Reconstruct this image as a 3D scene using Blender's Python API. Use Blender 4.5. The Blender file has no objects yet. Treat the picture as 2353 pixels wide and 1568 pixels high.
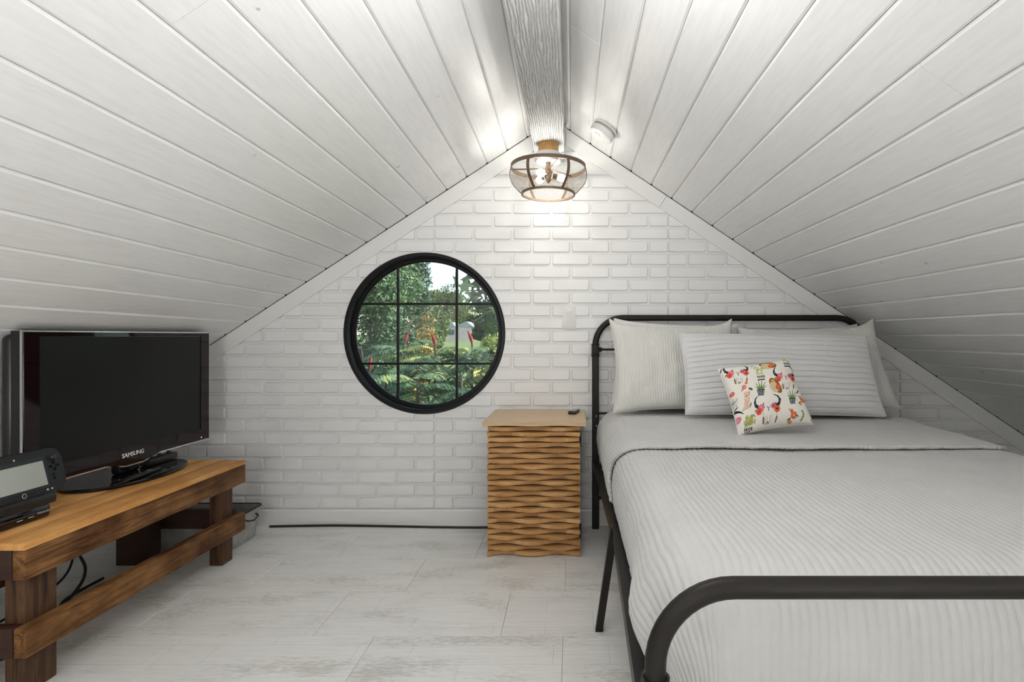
import bpy, bmesh, math, random
import numpy as np
from mathutils import Vector, Matrix, geometry

random.seed(7); rng = np.random.default_rng(7)
sc = bpy.context.scene
COL = sc.collection
PI = math.pi

# ------------------------------------------------------------------ camera
F = 1237.0; CX, CY, CZ = 1313.0, 773.0, 1.04
cam = bpy.data.cameras.new('camera'); camo = bpy.data.objects.new('camera', cam); COL.objects.link(camo)
cam.sensor_width = 36.0; cam.lens = 36.0 * F / 2353.0
cam.shift_x = (1176.5 - CX) / 2353.0
cam.shift_y = -(784.0 - CY) / 2353.0
cam.clip_start = 0.05; cam.clip_end = 600
camo.location = (0, 0, CZ); camo.rotation_euler = (PI / 2, 0, 0)
sc.camera = camo

def P(px, py, d):            # a measured picture point at depth d -> room coordinates
    return Vector(((px - CX) * d / F, d, CZ - (py - CY) * d / F))

# ------------------------------------------------------------------ world, sun, lights, exposure
w = bpy.data.worlds.new('world'); sc.world = w; w.use_nodes = True
nt = w.node_tree; bg = nt.nodes['Background']
sky = nt.nodes.new('ShaderNodeTexSky'); sky.sky_type = 'NISHITA'
sky.sun_disc = False; sky.sun_elevation = math.radians(38); sky.sun_rotation = math.radians(120)
sky.air_density = 1.0; sky.dust_density = 0.6; sky.ozone_density = 1.0
nt.links.new(sky.outputs[0], bg.inputs[0]); bg.inputs[1].default_value = 0.27
sun = bpy.data.lights.new('sun', 'SUN'); suno = bpy.data.objects.new('sun', sun); COL.objects.link(suno)
sun.energy = 9.0; sun.angle = 0.01; sun.color = (1.0, 0.95, 0.85)
suno.rotation_euler = Vector((-0.78, 0.03, -0.62)).to_track_quat('-Z', 'Y').to_euler()
BULB = 74.0
def point_light(name, loc, power, size, color=(1, .985, .96)):
    l = bpy.data.lights.new(name, 'POINT'); l.energy = power; l.shadow_soft_size = size; l.color = color
    o = bpy.data.objects.new(name, l); COL.objects.link(o); o.location = loc
    return o
point_light('ridge_fill_light', (-0.05, 1.1, 1.82), 10, 0.2)  # added fill near the ridge, just out of view; no fixture hangs there
point_light('rear_fill_light', (-0.35, -1.9, 1.02), 20, 0.2)  # added fill behind the camera, with no lamp in the room for it
for ux_, pw_ in ((-0.72, 66), (1.15, 82)):  # two added upward fills that bounce light off the slopes, no real lamps
    up = bpy.data.lights.new('upward_fill_spot', 'SPOT'); up.energy = pw_; up.spot_size = math.radians(150); up.spot_blend = 1.0; up.shadow_soft_size = 0.12; up.color = (1, .99, .97)
    upo = bpy.data.objects.new('upward_fill_spot', up); COL.objects.link(upo); upo.location = (ux_, -0.85, 0.62); upo.rotation_euler = Vector((-0.4 if ux_ < 0 else -.28, 0.5 if ux_ < 0 else 0.35, 0.85)).to_track_quat("-Z", "Y").to_euler()
sc.view_settings.view_transform = 'Standard'; sc.view_settings.look = 'None'
sc.view_settings.gamma = 1.0; sc.view_settings.use_curve_mapping = False
sc.view_settings.exposure = 0.38
sc.cycles.diffuse_bounces = 4; sc.cycles.glossy_bounces = 3; sc.cycles.max_bounces = 8; sc.cycles.transparent_max_bounces = 10
sc.cycles.use_light_tree = False; sc.cycles.adaptive_min_samples = 16; sc.cycles.adaptive_threshold = 0.14; sc.cycles.caustics_reflective = False; sc.cycles.caustics_refractive = False

# ------------------------------------------------------------------ material helpers
MATS = {}
def nodemat(name):
    m = bpy.data.materials.new(name); m.use_nodes = True
    return m, m.node_tree, m.node_tree.nodes['Principled BSDF']
def N(t, kind, **kw):
    n = t.nodes.new(kind)
    for k, v in kw.items(): setattr(n, k, v)
    return n
def setin(n, **kw):
    for k, v in kw.items(): n.inputs[k.replace('_', ' ')].default_value = v
def ramp(t, stops):
    r = N(t, 'ShaderNodeValToRGB'); e = r.color_ramp.elements
    while len(e) < len(stops): e.new(0.5)
    for i, (p, c) in enumerate(stops):
        e[i].position = p; e[i].color = (*c, 1) if len(c) == 3 else c
    return r
def coords(t, scale=(1, 1, 1), kind='Object', rnd=False):
    tc = N(t, 'ShaderNodeTexCoord'); mp = N(t, 'ShaderNodeMapping'); mp.inputs['Scale'].default_value = scale
    src = tc.outputs[kind]
    if rnd:
        oi = N(t, 'ShaderNodeObjectInfo'); mu = N(t, 'ShaderNodeVectorMath', operation='SCALE')
        cx = N(t, 'ShaderNodeCombineXYZ'); t.links.new(oi.outputs['Random'], cx.inputs[0]); t.links.new(oi.outputs['Random'], cx.inputs[1]); t.links.new(oi.outputs['Random'], cx.inputs[2])
        t.links.new(cx.outputs[0], mu.inputs[0]); mu.inputs['Scale'].default_value = 37.0
        ad = N(t, 'ShaderNodeVectorMath', operation='ADD'); t.links.new(src, ad.inputs[0]); t.links.new(mu.outputs[0], ad.inputs[1]); src = ad.outputs[0]
    t.links.new(src, mp.inputs['Vector'])
    return mp.outputs[0]
def noise(t, vec, scale, detail=4, rough=0.55, dist=0.0):
    n = N(t, 'ShaderNodeTexNoise'); t.links.new(vec, n.inputs['Vector'])
    setin(n, Scale=scale, Detail=detail, Roughness=rough, Distortion=dist)
    return n.outputs['Fac']
def bump(t, b, h, strength, dist=0.002, prev=None):
    n = N(t, 'ShaderNodeBump'); n.inputs['Strength'].default_value = strength; n.inputs['Distance'].default_value = dist
    t.links.new(h, n.inputs['Height'])
    if prev is not None: t.links.new(prev, n.inputs['Normal'])
    t.links.new(n.outputs[0], b.inputs['Normal'])
    return n.outputs[0]
def plain(name, col, rough=0.5, metal=0.0, nscale=0, nstr=0.1, var=0.0, spec=None, coat=0.0):
    if name in MATS: return MATS[name]
    m, t, b = nodemat(name)
    b.inputs['Base Color'].default_value = (*col, 1); setin(b, Roughness=rough, Metallic=metal)
    if spec is not None: b.inputs['Specular IOR Level'].default_value = spec
    if coat: b.inputs['Coat Weight'].default_value = coat; b.inputs['Coat Roughness'].default_value = 0.03
    if nscale:
        f = noise(t, coords(t), nscale)
        if nstr: bump(t, b, f, nstr)
        if var:
            r = ramp(t, [(0.3, tuple(c * (1 - var) for c in col)), (0.7, tuple(min(1, c * (1 + var)) for c in col))])
            t.links.new(f, r.inputs[0]); t.links.new(r.outputs[0], b.inputs['Base Color'])
    MATS[name] = m
    return m

def white_planks():
    m, t, b = nodemat('white_painted_planks')
    v = coords(t, (1, 1, 1), rnd=True); vs = coords(t, (9, 0.8, 9), rnd=True)
    grain = noise(t, vs, 9, 2, 0.6, 0.0)
    kn = N(t, 'ShaderNodeTexVoronoi'); t.links.new(coords(t, (3.0, 2.2, 3.0), rnd=True), kn.inputs['Vector']); setin(kn, Scale=2.2, Randomness=1.0)
    fine = noise(t, v, 60, 0)
    kd = N(t, 'ShaderNodeMath', operation='ADD'); t.links.new(kn.outputs['Distance'], kd.inputs[0])
    fs = N(t, 'ShaderNodeMath', operation='MULTIPLY'); t.links.new(fine, fs.inputs[0]); fs.inputs[1].default_value = 0.16; t.links.new(fs.outputs[0], kd.inputs[1])
    r = ramp(t, [(0.0, (0.42, 0.42, 0.40)), (0.098, (0.52, 0.52, 0.50)), (0.118, (0.84, 0.84, 0.835)), (1, (0.85, 0.85, 0.845))])
    t.links.new(kd.outputs[0], r.inputs[0])
    gm = N(t, 'ShaderNodeMixRGB', blend_type='MULTIPLY'); gm.inputs[0].default_value = 1.0
    r2 = ramp(t, [(0.35, (0.955, 0.955, 0.95)), (0.6, (1, 1, 1))]); t.links.new(grain, r2.inputs[0])
    t.links.new(r.outputs[0], gm.inputs[1]); t.links.new(r2.outputs[0], gm.inputs[2])
    t.links.new(gm.outputs[0], b.inputs['Base Color']); setin(b, Roughness=0.36)
    bump(t, b, grain, 0.12, 0.003)
    return m
def wood(name, stops, axis, rough=0.55, stretch=14, scale=3.0, bstr=0.35, blotch=None, spec=0.4, tint=0.74):
    m, t, b = nodemat(name)
    s = [stretch] * 3; s[axis] = 1.0
    v = coords(t, tuple(s), rnd=True)
    a = noise(t, v, scale, 6, 0.68, 0.9)
    r = ramp(t, stops); t.links.new(a, r.inputs[0]); out = r.outputs[0]
    if blotch:
        bl = noise(t, coords(t, (1, 1, 1), rnd=True), 5.5, 3)
        r2 = ramp(t, [(0.35, blotch), (0.62, (1, 1, 1))]); t.links.new(bl, r2.inputs[0])
        mx = N(t, 'ShaderNodeMixRGB', blend_type='MULTIPLY'); mx.inputs[0].default_value = 1.0
        t.links.new(out, mx.inputs[1]); t.links.new(r2.outputs[0], mx.inputs[2]); out = mx.outputs[0]
    oi = N(t, 'ShaderNodeObjectInfo'); r4 = ramp(t, [(0, (tint, tint * .95, tint * .9)), (1, (1, 1, 1))]); t.links.new(oi.outputs['Random'], r4.inputs[0])
    m4 = N(t, 'ShaderNodeMixRGB', blend_type='MULTIPLY'); m4.inputs[0].default_value = 1.0; t.links.new(out, m4.inputs[1]); t.links.new(r4.outputs[0], m4.inputs[2]); out = m4.outputs[0]
    t.links.new(out, b.inputs['Base Color']); setin(b, Roughness=rough); b.inputs['Specular IOR Level'].default_value = spec
    bump(t, b, a, bstr, 0.002)
    return m
def beam_mat():
    m, t, b = nodemat('whitewashed_rough_beam')
    v = coords(t, (1, 1, 1))
    wv = N(t, 'ShaderNodeTexWave', wave_type='BANDS', bands_direction='X'); t.links.new(coords(t, (1, 0.16, 1)), wv.inputs['Vector'])
    setin(wv, Scale=32.0, Distortion=7.5, Detail=3.0); wv.inputs['Detail Scale'].default_value = 1.1; wv.inputs['Detail Roughness'].default_value = 0.6
    n = noise(t, coords(t, (20, 1.5, 20)), 6, 6, 0.7)
    mx = N(t, 'ShaderNodeMath', operation='MULTIPLY_ADD'); t.links.new(n, mx.inputs[0]); mx.inputs[1].default_value = 0.7; t.links.new(wv.outputs['Fac'], mx.inputs[2])
    r = ramp(t, [(0.30, (0.40, 0.40, 0.38)), (0.55, (0.62, 0.62, 0.60)), (0.85, (0.78, 0.78, 0.765))]); t.links.new(mx.outputs[0], r.inputs[0])
    t.links.new(r.outputs[0], b.inputs['Base Color']); setin(b, Roughness=0.65)
    bump(t, b, mx.outputs[0], 0.8, 0.006)
    return m
def brick_mat():
    m, t, b = nodemat('white_painted_brick')
    v = coords(t, rnd=True); n = noise(t, v, 26, 2, 0.6); n2 = noise(t, v, 6, 0)
    r = ramp(t, [(0.3, (0.81, 0.81, 0.805)), (0.7, (0.85, 0.85, 0.845))]); t.links.new(n2, r.inputs[0])
    t.links.new(r.outputs[0], b.inputs['Base Color']); setin(b, Roughness=0.5)
    bump(t, b, n, 0.28, 0.005)
    return m
def floor_mat():
    m, t, b = nodemat('whitewashed_vinyl_tile')
    v = coords(t, (1, 1, 1), rnd=True)
    fl = noise(t, coords(t, (2.6, 11, 1), rnd=True), 11, 4, 0.72, 0.0)
    msk = noise(t, coords(t, (1.0, 2.4, 1), rnd=True), 3.4, 1, 0.5)
    mu = N(t, 'ShaderNodeMath', operation='MULTIPLY'); t.links.new(fl, mu.inputs[0]); t.links.new(msk, mu.inputs[1])
    r = ramp(t, [(0.22, (0.85, 0.845, 0.83)), (0.30, (0.81, 0.805, 0.785)), (0.36, (0.68, 0.67, 0.64)), (0.48, (0.60, 0.59, 0.55))]); t.links.new(mu.outputs[0], r.inputs[0])
    bk = N(t, 'ShaderNodeTexBrick'); t.links.new(coords(t, (1, 1, 1)), bk.inputs['Vector'])
    bk.offset = 0.37; setin(bk, Scale=1.0, Bias=0.0); bk.inputs['Mortar Size'].default_value = 0.0011; bk.inputs['Mortar Smooth'].default_value = 0.2
    bk.inputs['Brick Width'].default_value = 0.47; bk.inputs['Row Height'].default_value = 0.1087
    bk.inputs['Color1'].default_value = (1, 1, 1, 1); bk.inputs['Color2'].default_value = (0.96, 0.96, 0.955, 1); bk.inputs['Mortar'].default_value = (0.80, 0.79, 0.77, 1)
    mx = N(t, 'ShaderNodeMixRGB', blend_type='MULTIPLY'); mx.inputs[0].default_value = 1.0
    t.links.new(r.outputs[0], mx.inputs[1]); t.links.new(bk.outputs['Color'], mx.inputs[2])
    st = noise(t, coords(t, (1.5, 30, 1), rnd=True), 5, 1, 0.6)
    r3 = ramp(t, [(0.3, (0.93, 0.925, 0.915)), (0.6, (1, 1, 1))]); t.links.new(st, r3.inputs[0])
    m2 = N(t, 'ShaderNodeMixRGB', blend_type='MULTIPLY'); m2.inputs[0].default_value = 1.0
    t.links.new(mx.outputs[0], m2.inputs[1]); t.links.new(r3.outputs[0], m2.inputs[2])
    t.links.new(m2.outputs[0], b.inputs['Base Color']); setin(b, Roughness=0.42)
    bump(t, b, mu.outputs[0], 0.08, 0.001)
    return m
def fabric(name, col, scale=220, strength=0.25, var=0.03, wr=0.0):
    m, t, b = nodemat(name)
    v = coords(t); n = noise(t, v, scale, 3, 0.7); n2 = noise(t, v, 9, 3)
    r = ramp(t, [(0.3, tuple(c * (1 - var) for c in col)), (0.7, tuple(min(1, c * (1 + var)) for c in col))]); t.links.new(n2, r.inputs[0])
    t.links.new(r.outputs[0], b.inputs['Base Color']); setin(b, Roughness=0.9); b.inputs['Specular IOR Level'].default_value = 0.15
    b.inputs['Sheen Weight'].default_value = 0.15
    p = bump(t, b, n, strength, 0.0012)
    if wr: bump(t, b, noise(t, v, 16, 4, 0.6, 0.8), wr, 0.01, p)
    return m
def glass_mat(name, tint=(0.92, 0.96, 0.95), refl=0.10):
    m = bpy.data.materials.new(name); m.use_nodes = True; t = m.node_tree; t.nodes.clear()
    o = N(t, 'ShaderNodeOutputMaterial'); tr = N(t, 'ShaderNodeBsdfTransparent'); gl = N(t, 'ShaderNodeBsdfGlossy'); mx = N(t, 'ShaderNodeMixShader')
    fr = N(t, 'ShaderNodeFresnel'); fr.inputs[0].default_value = 1.5
    tr.inputs[0].default_value = (*tint, 1); gl.inputs['Roughness'].default_value = 0.0
    t.links.new(fr.outputs[0], mx.inputs[0]); t.links.new(tr.outputs[0], mx.inputs[1]); t.links.new(gl.outputs[0], mx.inputs[2]); t.links.new(mx.outputs[0], o.inputs[0])
    return m
def emit(name, col, strength):
    m = bpy.data.materials.new(name); m.use_nodes = True; t = m.node_tree; t.nodes.clear()
    o = N(t, 'ShaderNodeOutputMaterial'); e = N(t, 'ShaderNodeEmission'); e.inputs[0].default_value = (*col, 1); e.inputs[1].default_value = strength
    t.links.new(e.outputs[0], o.inputs[0]); return m
def leaf_mat(name, stops, trans=0.35, rough=0.5):
    m, t, b = nodemat(name)
    at = N(t, 'ShaderNodeAttribute', attribute_name='rnd'); r = ramp(t, stops); t.links.new(at.outputs['Fac'], r.inputs[0])
    t.links.new(r.outputs[0], b.inputs['Base Color']); setin(b, Roughness=rough)
    tl = N(t, 'ShaderNodeBsdfTranslucent'); t.links.new(r.outputs[0], tl.inputs[0]); mx = N(t, 'ShaderNodeMixShader'); mx.inputs[0].default_value = trans
    o = t.nodes['Material Output']; t.links.new(b.outputs[0], mx.inputs[1]); t.links.new(tl.outputs[0], mx.inputs[2]); t.links.new(mx.outputs[0], o.inputs[0])
    return m

M_PLANK = white_planks(); M_BEAM = beam_mat(); M_BRICK = brick_mat(); M_FLOOR = floor_mat()
M_WHITE = plain('white_trim_paint', (0.80, 0.80, 0.785), 0.4, nscale=40, nstr=0.05)
M_MORTAR = plain('painted_mortar', (0.79, 0.79, 0.775), 0.6, nscale=90, nstr=0.3)
M_DECK = plain('dark_roof_deck', (0.05, 0.045, 0.04), 0.8, nscale=10, var=0.2)
M_SUB = plain('grey_subfloor', (0.28, 0.27, 0.25), 0.8, nscale=10, var=0.1)
M_BLACKM = plain('black_window_metal', (0.008, 0.008, 0.009), 0.38, nscale=60, nstr=0.08, spec=0.22)
M_BEDM = plain('dark_bronze_metal', (0.020, 0.0175, 0.0155), 0.42, 0.1, nscale=120, nstr=0.05, spec=0.22)
M_BLACKP = plain('black_plastic', (0.012, 0.012, 0.012), 0.32)
M_GLOSS = plain('glossy_black_plastic', (0.006, 0.006, 0.007), 0.06)
M_TVBEZ = plain('glossy_dark_red_black_bezel', (0.010, 0.004, 0.005), 0.05, spec=0.3)
M_SCREEN = plain('matte_dark_screen', (0.006, 0.006, 0.006), 0.30, spec=0.22)
M_CHROME = plain('brushed_silver', (0.75, 0.75, 0.76), 0.22, 1.0)
M_SILVER = plain('grey_print', (0.6, 0.6, 0.6), 0.5)
M_GALV = plain('galvanized_steel', (0.42, 0.43, 0.42), 0.5, 0.5, nscale=14, nstr=0.05, var=0.25)
M_DARKIN = plain('rusty_dark_rim', (0.06, 0.045, 0.035), 0.6, 0.3, nscale=20, var=0.3)
M_CABLE = plain('black_rubber', (0.010, 0.010, 0.010), 0.5)
M_TOPW = wood('amber_reclaimed_wood', [(0.25, (0.50, 0.215, 0.055)), (0.45, (0.78, 0.40, 0.13)), (0.62, (0.88, 0.51, 0.20)), (0.8, (0.62, 0.29, 0.08))], 1, 0.55, 16, 2.6, 0.3, (0.78, 0.68, 0.55), 0.25)
M_BROWNY = wood('brown_reclaimed_wood', [(0.30, (0.035, 0.014, 0.006)), (0.44, (0.19, 0.086, 0.029)), (0.58, (0.33, 0.165, 0.060)), (0.72, (0.14, 0.060, 0.020))], 1, 0.6, 14, 3.2, 0.5, (0.30, 0.21, 0.15), 0.25)
M_BROWNX = wood('dark_shaded_end_wood', [(0.25, (0.014, 0.006, 0.004)), (0.5, (0.045, 0.018, 0.010)), (0.75, (0.026, 0.010, 0.006))], 0, 0.6, 14, 3.0, 0.5)  # dark stain, with the shade of the camera-facing end also put into the colour
M_BROWNZ = wood('dark_brown_leg_wood', [(0.30, (0.015, 0.007, 0.004)), (0.45, (0.065, 0.029, 0.012)), (0.60, (0.13, 0.063, 0.027)), (0.75, (0.045, 0.019, 0.008))], 2, 0.6, 14, 3.2, 0.5)
M_SLAT = wood('acacia_slat_wood', [(0.25, (0.46, 0.225, 0.075)), (0.45, (0.68, 0.39, 0.16)), (0.62, (0.78, 0.49, 0.23)), (0.8, (0.55, 0.29, 0.10))], 0, 0.55, 8, 3.5, 0.2, (0.72, 0.64, 0.55), 0.25)
M_NTOP = wood('light_acacia_top', [(0.25, (0.68, 0.48, 0.29)), (0.5, (0.78, 0.58, 0.37)), (0.75, (0.82, 0.63, 0.42))], 0, 0.4, 8, 2.0, 0.1)
M_NBODY = wood('dark_cabinet_wood', [(0.3, (0.045, 0.020, 0.009)), (0.7, (0.09, 0.042, 0.018))], 2, 0.6)
M_QUILT = fabric('ivory_cotton_quilt', (0.555, 0.552, 0.54), 260, 0.35)
M_SHAM = fabric('ivory_crinkled_sham', (0.68, 0.68, 0.64), 200, 0.35, 0.03, 0.25)
M_GREY = fabric('pale_grey_quilted_cotton', (0.69, 0.69, 0.69), 300, 0.2, 0.02, 0.12)
M_SHEET = fabric('white_sheet', (0.72, 0.72, 0.71), 400, 0.15, 0.02, 0.25)
M_MATT = fabric('white_mattress_ticking', (0.6, 0.6, 0.6), 200, 0.2)
M_GLASS = glass_mat('window_glass')
M_BRONZE = plain('antique_bronze', (0.17, 0.120, 0.080), 0.45, 0.5)
M_MESHW = plain('bronze_wire_mesh', (0.17, 0.13, 0.095), 0.5, 0.5)
M_COPPER = plain('bare_wood_block', (0.45, 0.24, 0.07), 0.5, nscale=30, nstr=0.1, var=0.25)
M_CANOPY = plain('satin_nickel', (0.62, 0.61, 0.60), 0.35, 0.6)
M_BULB = emit('lit_bulb', (1.0, 0.97, 0.90), BULB)
M_PLASTIC = plain('white_plastic', (0.74, 0.74, 0.72), 0.35)
M_PADSCREEN = plain('glossy_reflective_screen', (0.42, 0.45, 0.41), 0.12, spec=0.8)

# ------------------------------------------------------------------ mesh helpers
def link(o, parent=None):
    COL.objects.link(o)
    if parent is not None: o.parent = parent
    return o
def tag(o, label=None, cat=None, group=None, kind=None):
    if label: o['label'] = label
    if cat: o['category'] = cat
    if group: o['group'] = group
    if kind: o['kind'] = kind
    return o
def empty(name, loc=(0, 0, 0), label=None, cat=None, group=None, rot=(0, 0, 0)):
    o = bpy.data.objects.new(name, None); o.location = loc; o.rotation_euler = rot; o.empty_display_size = 0.05
    COL.objects.link(o); return tag(o, label, cat, group)
def mobj(name, verts, faces, mat, parent=None, smooth=False, loc=None):
    me = bpy.data.meshes.new(name); me.from_pydata([tuple(v) for v in verts], [], [tuple(f) for f in faces]); me.update()
    if mat: me.materials.append(mat)
    if smooth: me.polygons.foreach_set('use_smooth', [True] * len(me.polygons))
    o = bpy.data.objects.new(name, me)
    if loc is not None: o.location = loc
    return link(o, parent)
def bobj(name, bm, mat, parent=None, smooth=False, loc=None, autosm=None):
    bmesh.ops.recalc_face_normals(bm, faces=bm.faces[:])
    me = bpy.data.meshes.new(name); bm.to_mesh(me); bm.free()
    if mat: me.materials.append(mat)
    if smooth: me.polygons.foreach_set('use_smooth', [True] * len(me.polygons))
    if autosm is not None:
        me.polygons.foreach_set('use_smooth', [True] * len(me.polygons))
        me.set_sharp_from_angle(angle=math.radians(autosm))
    o = bpy.data.objects.new(name, me)
    if loc is not None: o.location = loc
    return link(o, parent)
def box_bm(bm, lo, hi, bev=0.0, seg=1):
    x0, y0, z0 = lo; x1, y1, z1 = hi
    vs = [bm.verts.new(p) for p in ((x0, y0, z0), (x1, y0, z0), (x1, y1, z0), (x0, y1, z0), (x0, y0, z1), (x1, y0, z1), (x1, y1, z1), (x0, y1, z1))]
    fs = [bm.faces.new([vs[i] for i in f]) for f in ((0, 3, 2, 1), (4, 5, 6, 7), (0, 1, 5, 4), (1, 2, 6, 5), (2, 3, 7, 6), (3, 0, 4, 7))]
    if bev:
        es = list({e for f in fs for e in f.edges})
        bmesh.ops.bevel(bm, geom=es, offset=bev, segments=seg, affect='EDGES', profile=0.5)
def box(name, lo, hi, mat, parent=None, bev=0.0, seg=1, loc=None):
    bm = bmesh.new(); box_bm(bm, lo, hi, bev, seg)
    return bobj(name, bm, mat, parent, loc=loc, autosm=40 if seg > 1 else None)
def tube_bm(bm, pts, r, n=12, cap=True):
    pts = [Vector(p) for p in pts]; rings = []
    t0 = (pts[1] - pts[0]).normalized(); up = Vector((0, 0, 1)) if abs(t0.z) < 0.9 else Vector((1, 0, 0))
    nrm = (up - t0 * up.dot(t0)).normalized()
    for i, p in enumerate(pts):
        t = (pts[min(i + 1, len(pts) - 1)] - pts[max(i - 1, 0)]).normalized()
        nrm = (nrm - t * nrm.dot(t)).normalized(); b = t.cross(nrm)
        rr = r[i] if hasattr(r, '__len__') else r
        rings.append([bm.verts.new(p + (nrm * math.cos(a) + b * math.sin(a)) * rr) for a in (2 * PI * k / n for k in range(n))])
    for a, b in zip(rings, rings[1:]):
        for k in range(n): bm.faces.new((a[k], a[(k + 1) % n], b[(k + 1) % n], b[k]))
    if cap: bm.faces.new(rings[0][::-1]); bm.faces.new(rings[-1])
def tube(name, pts, r, mat, parent=None, n=12):
    bm = bmesh.new(); tube_bm(bm, pts, r, n); return bobj(name, bm, mat, parent, autosm=50)
def lathe(name, prof, mat, parent=None, n=32, loc=(0, 0, 0), close=False, angle=40, rot=None):
    bm = bmesh.new(); rings = []
    for (r, z) in prof:
        rings.append([bm.verts.new((r * math.cos(2 * PI * k / n), r * math.sin(2 * PI * k / n), z)) for k in range(n)] if r > 1e-6 else [bm.verts.new((0, 0, z))])
    seq = list(zip(rings, rings[1:])) + ([(rings[-1], rings[0])] if close else [])
    for a, b in seq:
        for k in range(n):
            k2 = (k + 1) % n
            if len(a) == 1 and len(b) == 1: continue
            if len(a) == 1: bm.faces.new((a[0], b[k], b[k2]))
            elif len(b) == 1: bm.faces.new((a[k], b[0], a[k2]))
            else: bm.faces.new((a[k], b[k], b[k2], a[k2]))
    if not close:
        if len(rings[0]) > 1: bm.faces.new(rings[0])
        if len(rings[-1]) > 1: bm.faces.new(rings[-1][::-1])
    o = bobj(name, bm, mat, parent, loc=loc, autosm=angle)
    if rot: o.rotation_euler = rot
    return o
def prism(bm, poly, y0, y1, frame=None):
    """poly: list of (a,b) -> (x=a, y, z=b), extruded from y0 to y1"""
    fr = frame or (lambda a, y, b: Vector((a, y, b)))
    A = [bm.verts.new(fr(a, y0, b)) for a, b in poly]; B = [bm.verts.new(fr(a, y1, b)) for a, b in poly]; n = len(poly)
    bm.faces.new(A); bm.faces.new(B[::-1])
    for i in range(n): bm.faces.new((A[i], B[i], B[(i + 1) % n], A[(i + 1) % n]))
def grid_faces(n, m, off=0, flip=False):
    i, j = np.meshgrid(np.arange(n - 1), np.arange(m - 1), indexing='ij')
    a = (i * m + j).ravel() + off; q = np.stack([a, a + m, a + m + 1, a + 1], 1)
    return q[:, ::-1] if flip else q
def npobj(name, V, Fq, mat, parent=None, smooth=True, attrs=None):
    """fast mesh from arrays; all faces same size"""
    V = np.asarray(V, np.float32); Fq = np.asarray(Fq, np.int32); k = Fq.shape[1]
    me = bpy.data.meshes.new(name); me.vertices.add(len(V)); me.vertices.foreach_set('co', V.ravel())
    me.loops.add(Fq.size); me.loops.foreach_set('vertex_index', Fq.ravel())
    me.polygons.add(len(Fq)); me.polygons.foreach_set('loop_start', np.arange(0, Fq.size, k, dtype=np.int32))
    me.polygons.foreach_set('loop_total', np.full(len(Fq), k, np.int32)) if False else None
    me.update(calc_edges=True); me.validate()
    if smooth: me.polygons.foreach_set('use_smooth', np.ones(len(me.polygons), bool))
    for nm, (dom, typ, arr) in (attrs or {}).items():
        at = me.attributes.new(nm, typ, dom); at.data.foreach_set('color' if 'COLOR' in typ else 'value', np.asarray(arr, np.float32).ravel())
    if mat: me.materials.append(mat)
    o = bpy.data.objects.new(name, me); return link(o, parent)
def vnoise(x, y, seed=0, oct=3):
    r = np.random.default_rng(seed); out = np.zeros_like(x)
    for o in range(oct):
        for _ in range(4):
            kx, ky = r.normal(0, 1, 2) * (2 ** o); out += np.sin(kx * x + ky * y + r.uniform(0, 6.28)) / (2 ** o) / 4
    return out

# ================================================================== ROOM SHELL
YW = 2.972      # mortar plane of the brick gable
YT = 2.955      # front of the wall trim / plank ends
YB = -2.6       # far end of the room behind the camera
sT = YT / F
# slopes on the gable plane: right Z = zR - mR*X ; left Z = zL + mL*X
mR, zR = 0.672, 2.165
mL, zL = 0.655, 2.290
XA = (zR - zL) / (mR + mL); ZA = zR - mR * XA
XLK, XRK = -3.15, 2.85                     # knee walls
# back gable with a round hole
WCX, WCZ, WR = -0.8087, 1.056, 0.4455
def zroof(x): return min(zR - mR * x, zL + mL * x)
def gable_wall(name, y0, y1, hole, mat):
    outer = [Vector((XLK, 0)), Vector((XRK, 0)), Vector((XRK, zroof(XRK))), Vector((XA, ZA)), Vector((XLK, zroof(XLK)))]
    vs = outer[:]; es = [(i, (i + 1) % 5) for i in range(5)]
    if hole:
        n = 64; b = len(vs)
        vs += [Vector((WCX + hole * math.cos(2 * PI * k / n), WCZ + hole * math.sin(2 * PI * k / n))) for k in range(n)]
        es += [(b + k, b + (k + 1) % n) for k in range(n)]
    bm = bmesh.new(); bv = [bm.verts.new((v.x, y0, v.y)) for v in vs]
    be = [bm.edges.new((bv[a], bv[b])) for a, b in es]
    bmesh.ops.triangle_fill(bm, use_beauty=True, use_dissolve=False, edges=be)
    ret = bmesh.ops.extrude_face_region(bm, geom=bm.faces[:])
    bmesh.ops.translate(bm, verts=[v for v in ret['geom'] if isinstance(v, bmesh.types.BMVert)], vec=(0, y1 - y0, 0))
    return tag(bobj(name, bm, mat), kind='structure')
wall_back = gable_wall('wall_back', YW, YW + 0.12, 0.43, M_MORTAR)
gable_wall('wall_front', YB - 0.1, YB, None, M_WHITE)
for nm, x in (('wall_left', XLK), ('wall_right', XRK)):
    s = -1 if x < 0 else 1
    tag(box(nm, (min(x, x + s * .06), YB, 0), (max(x, x + s * .06), YW, zroof(x)), M_WHITE), kind='structure')

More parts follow.
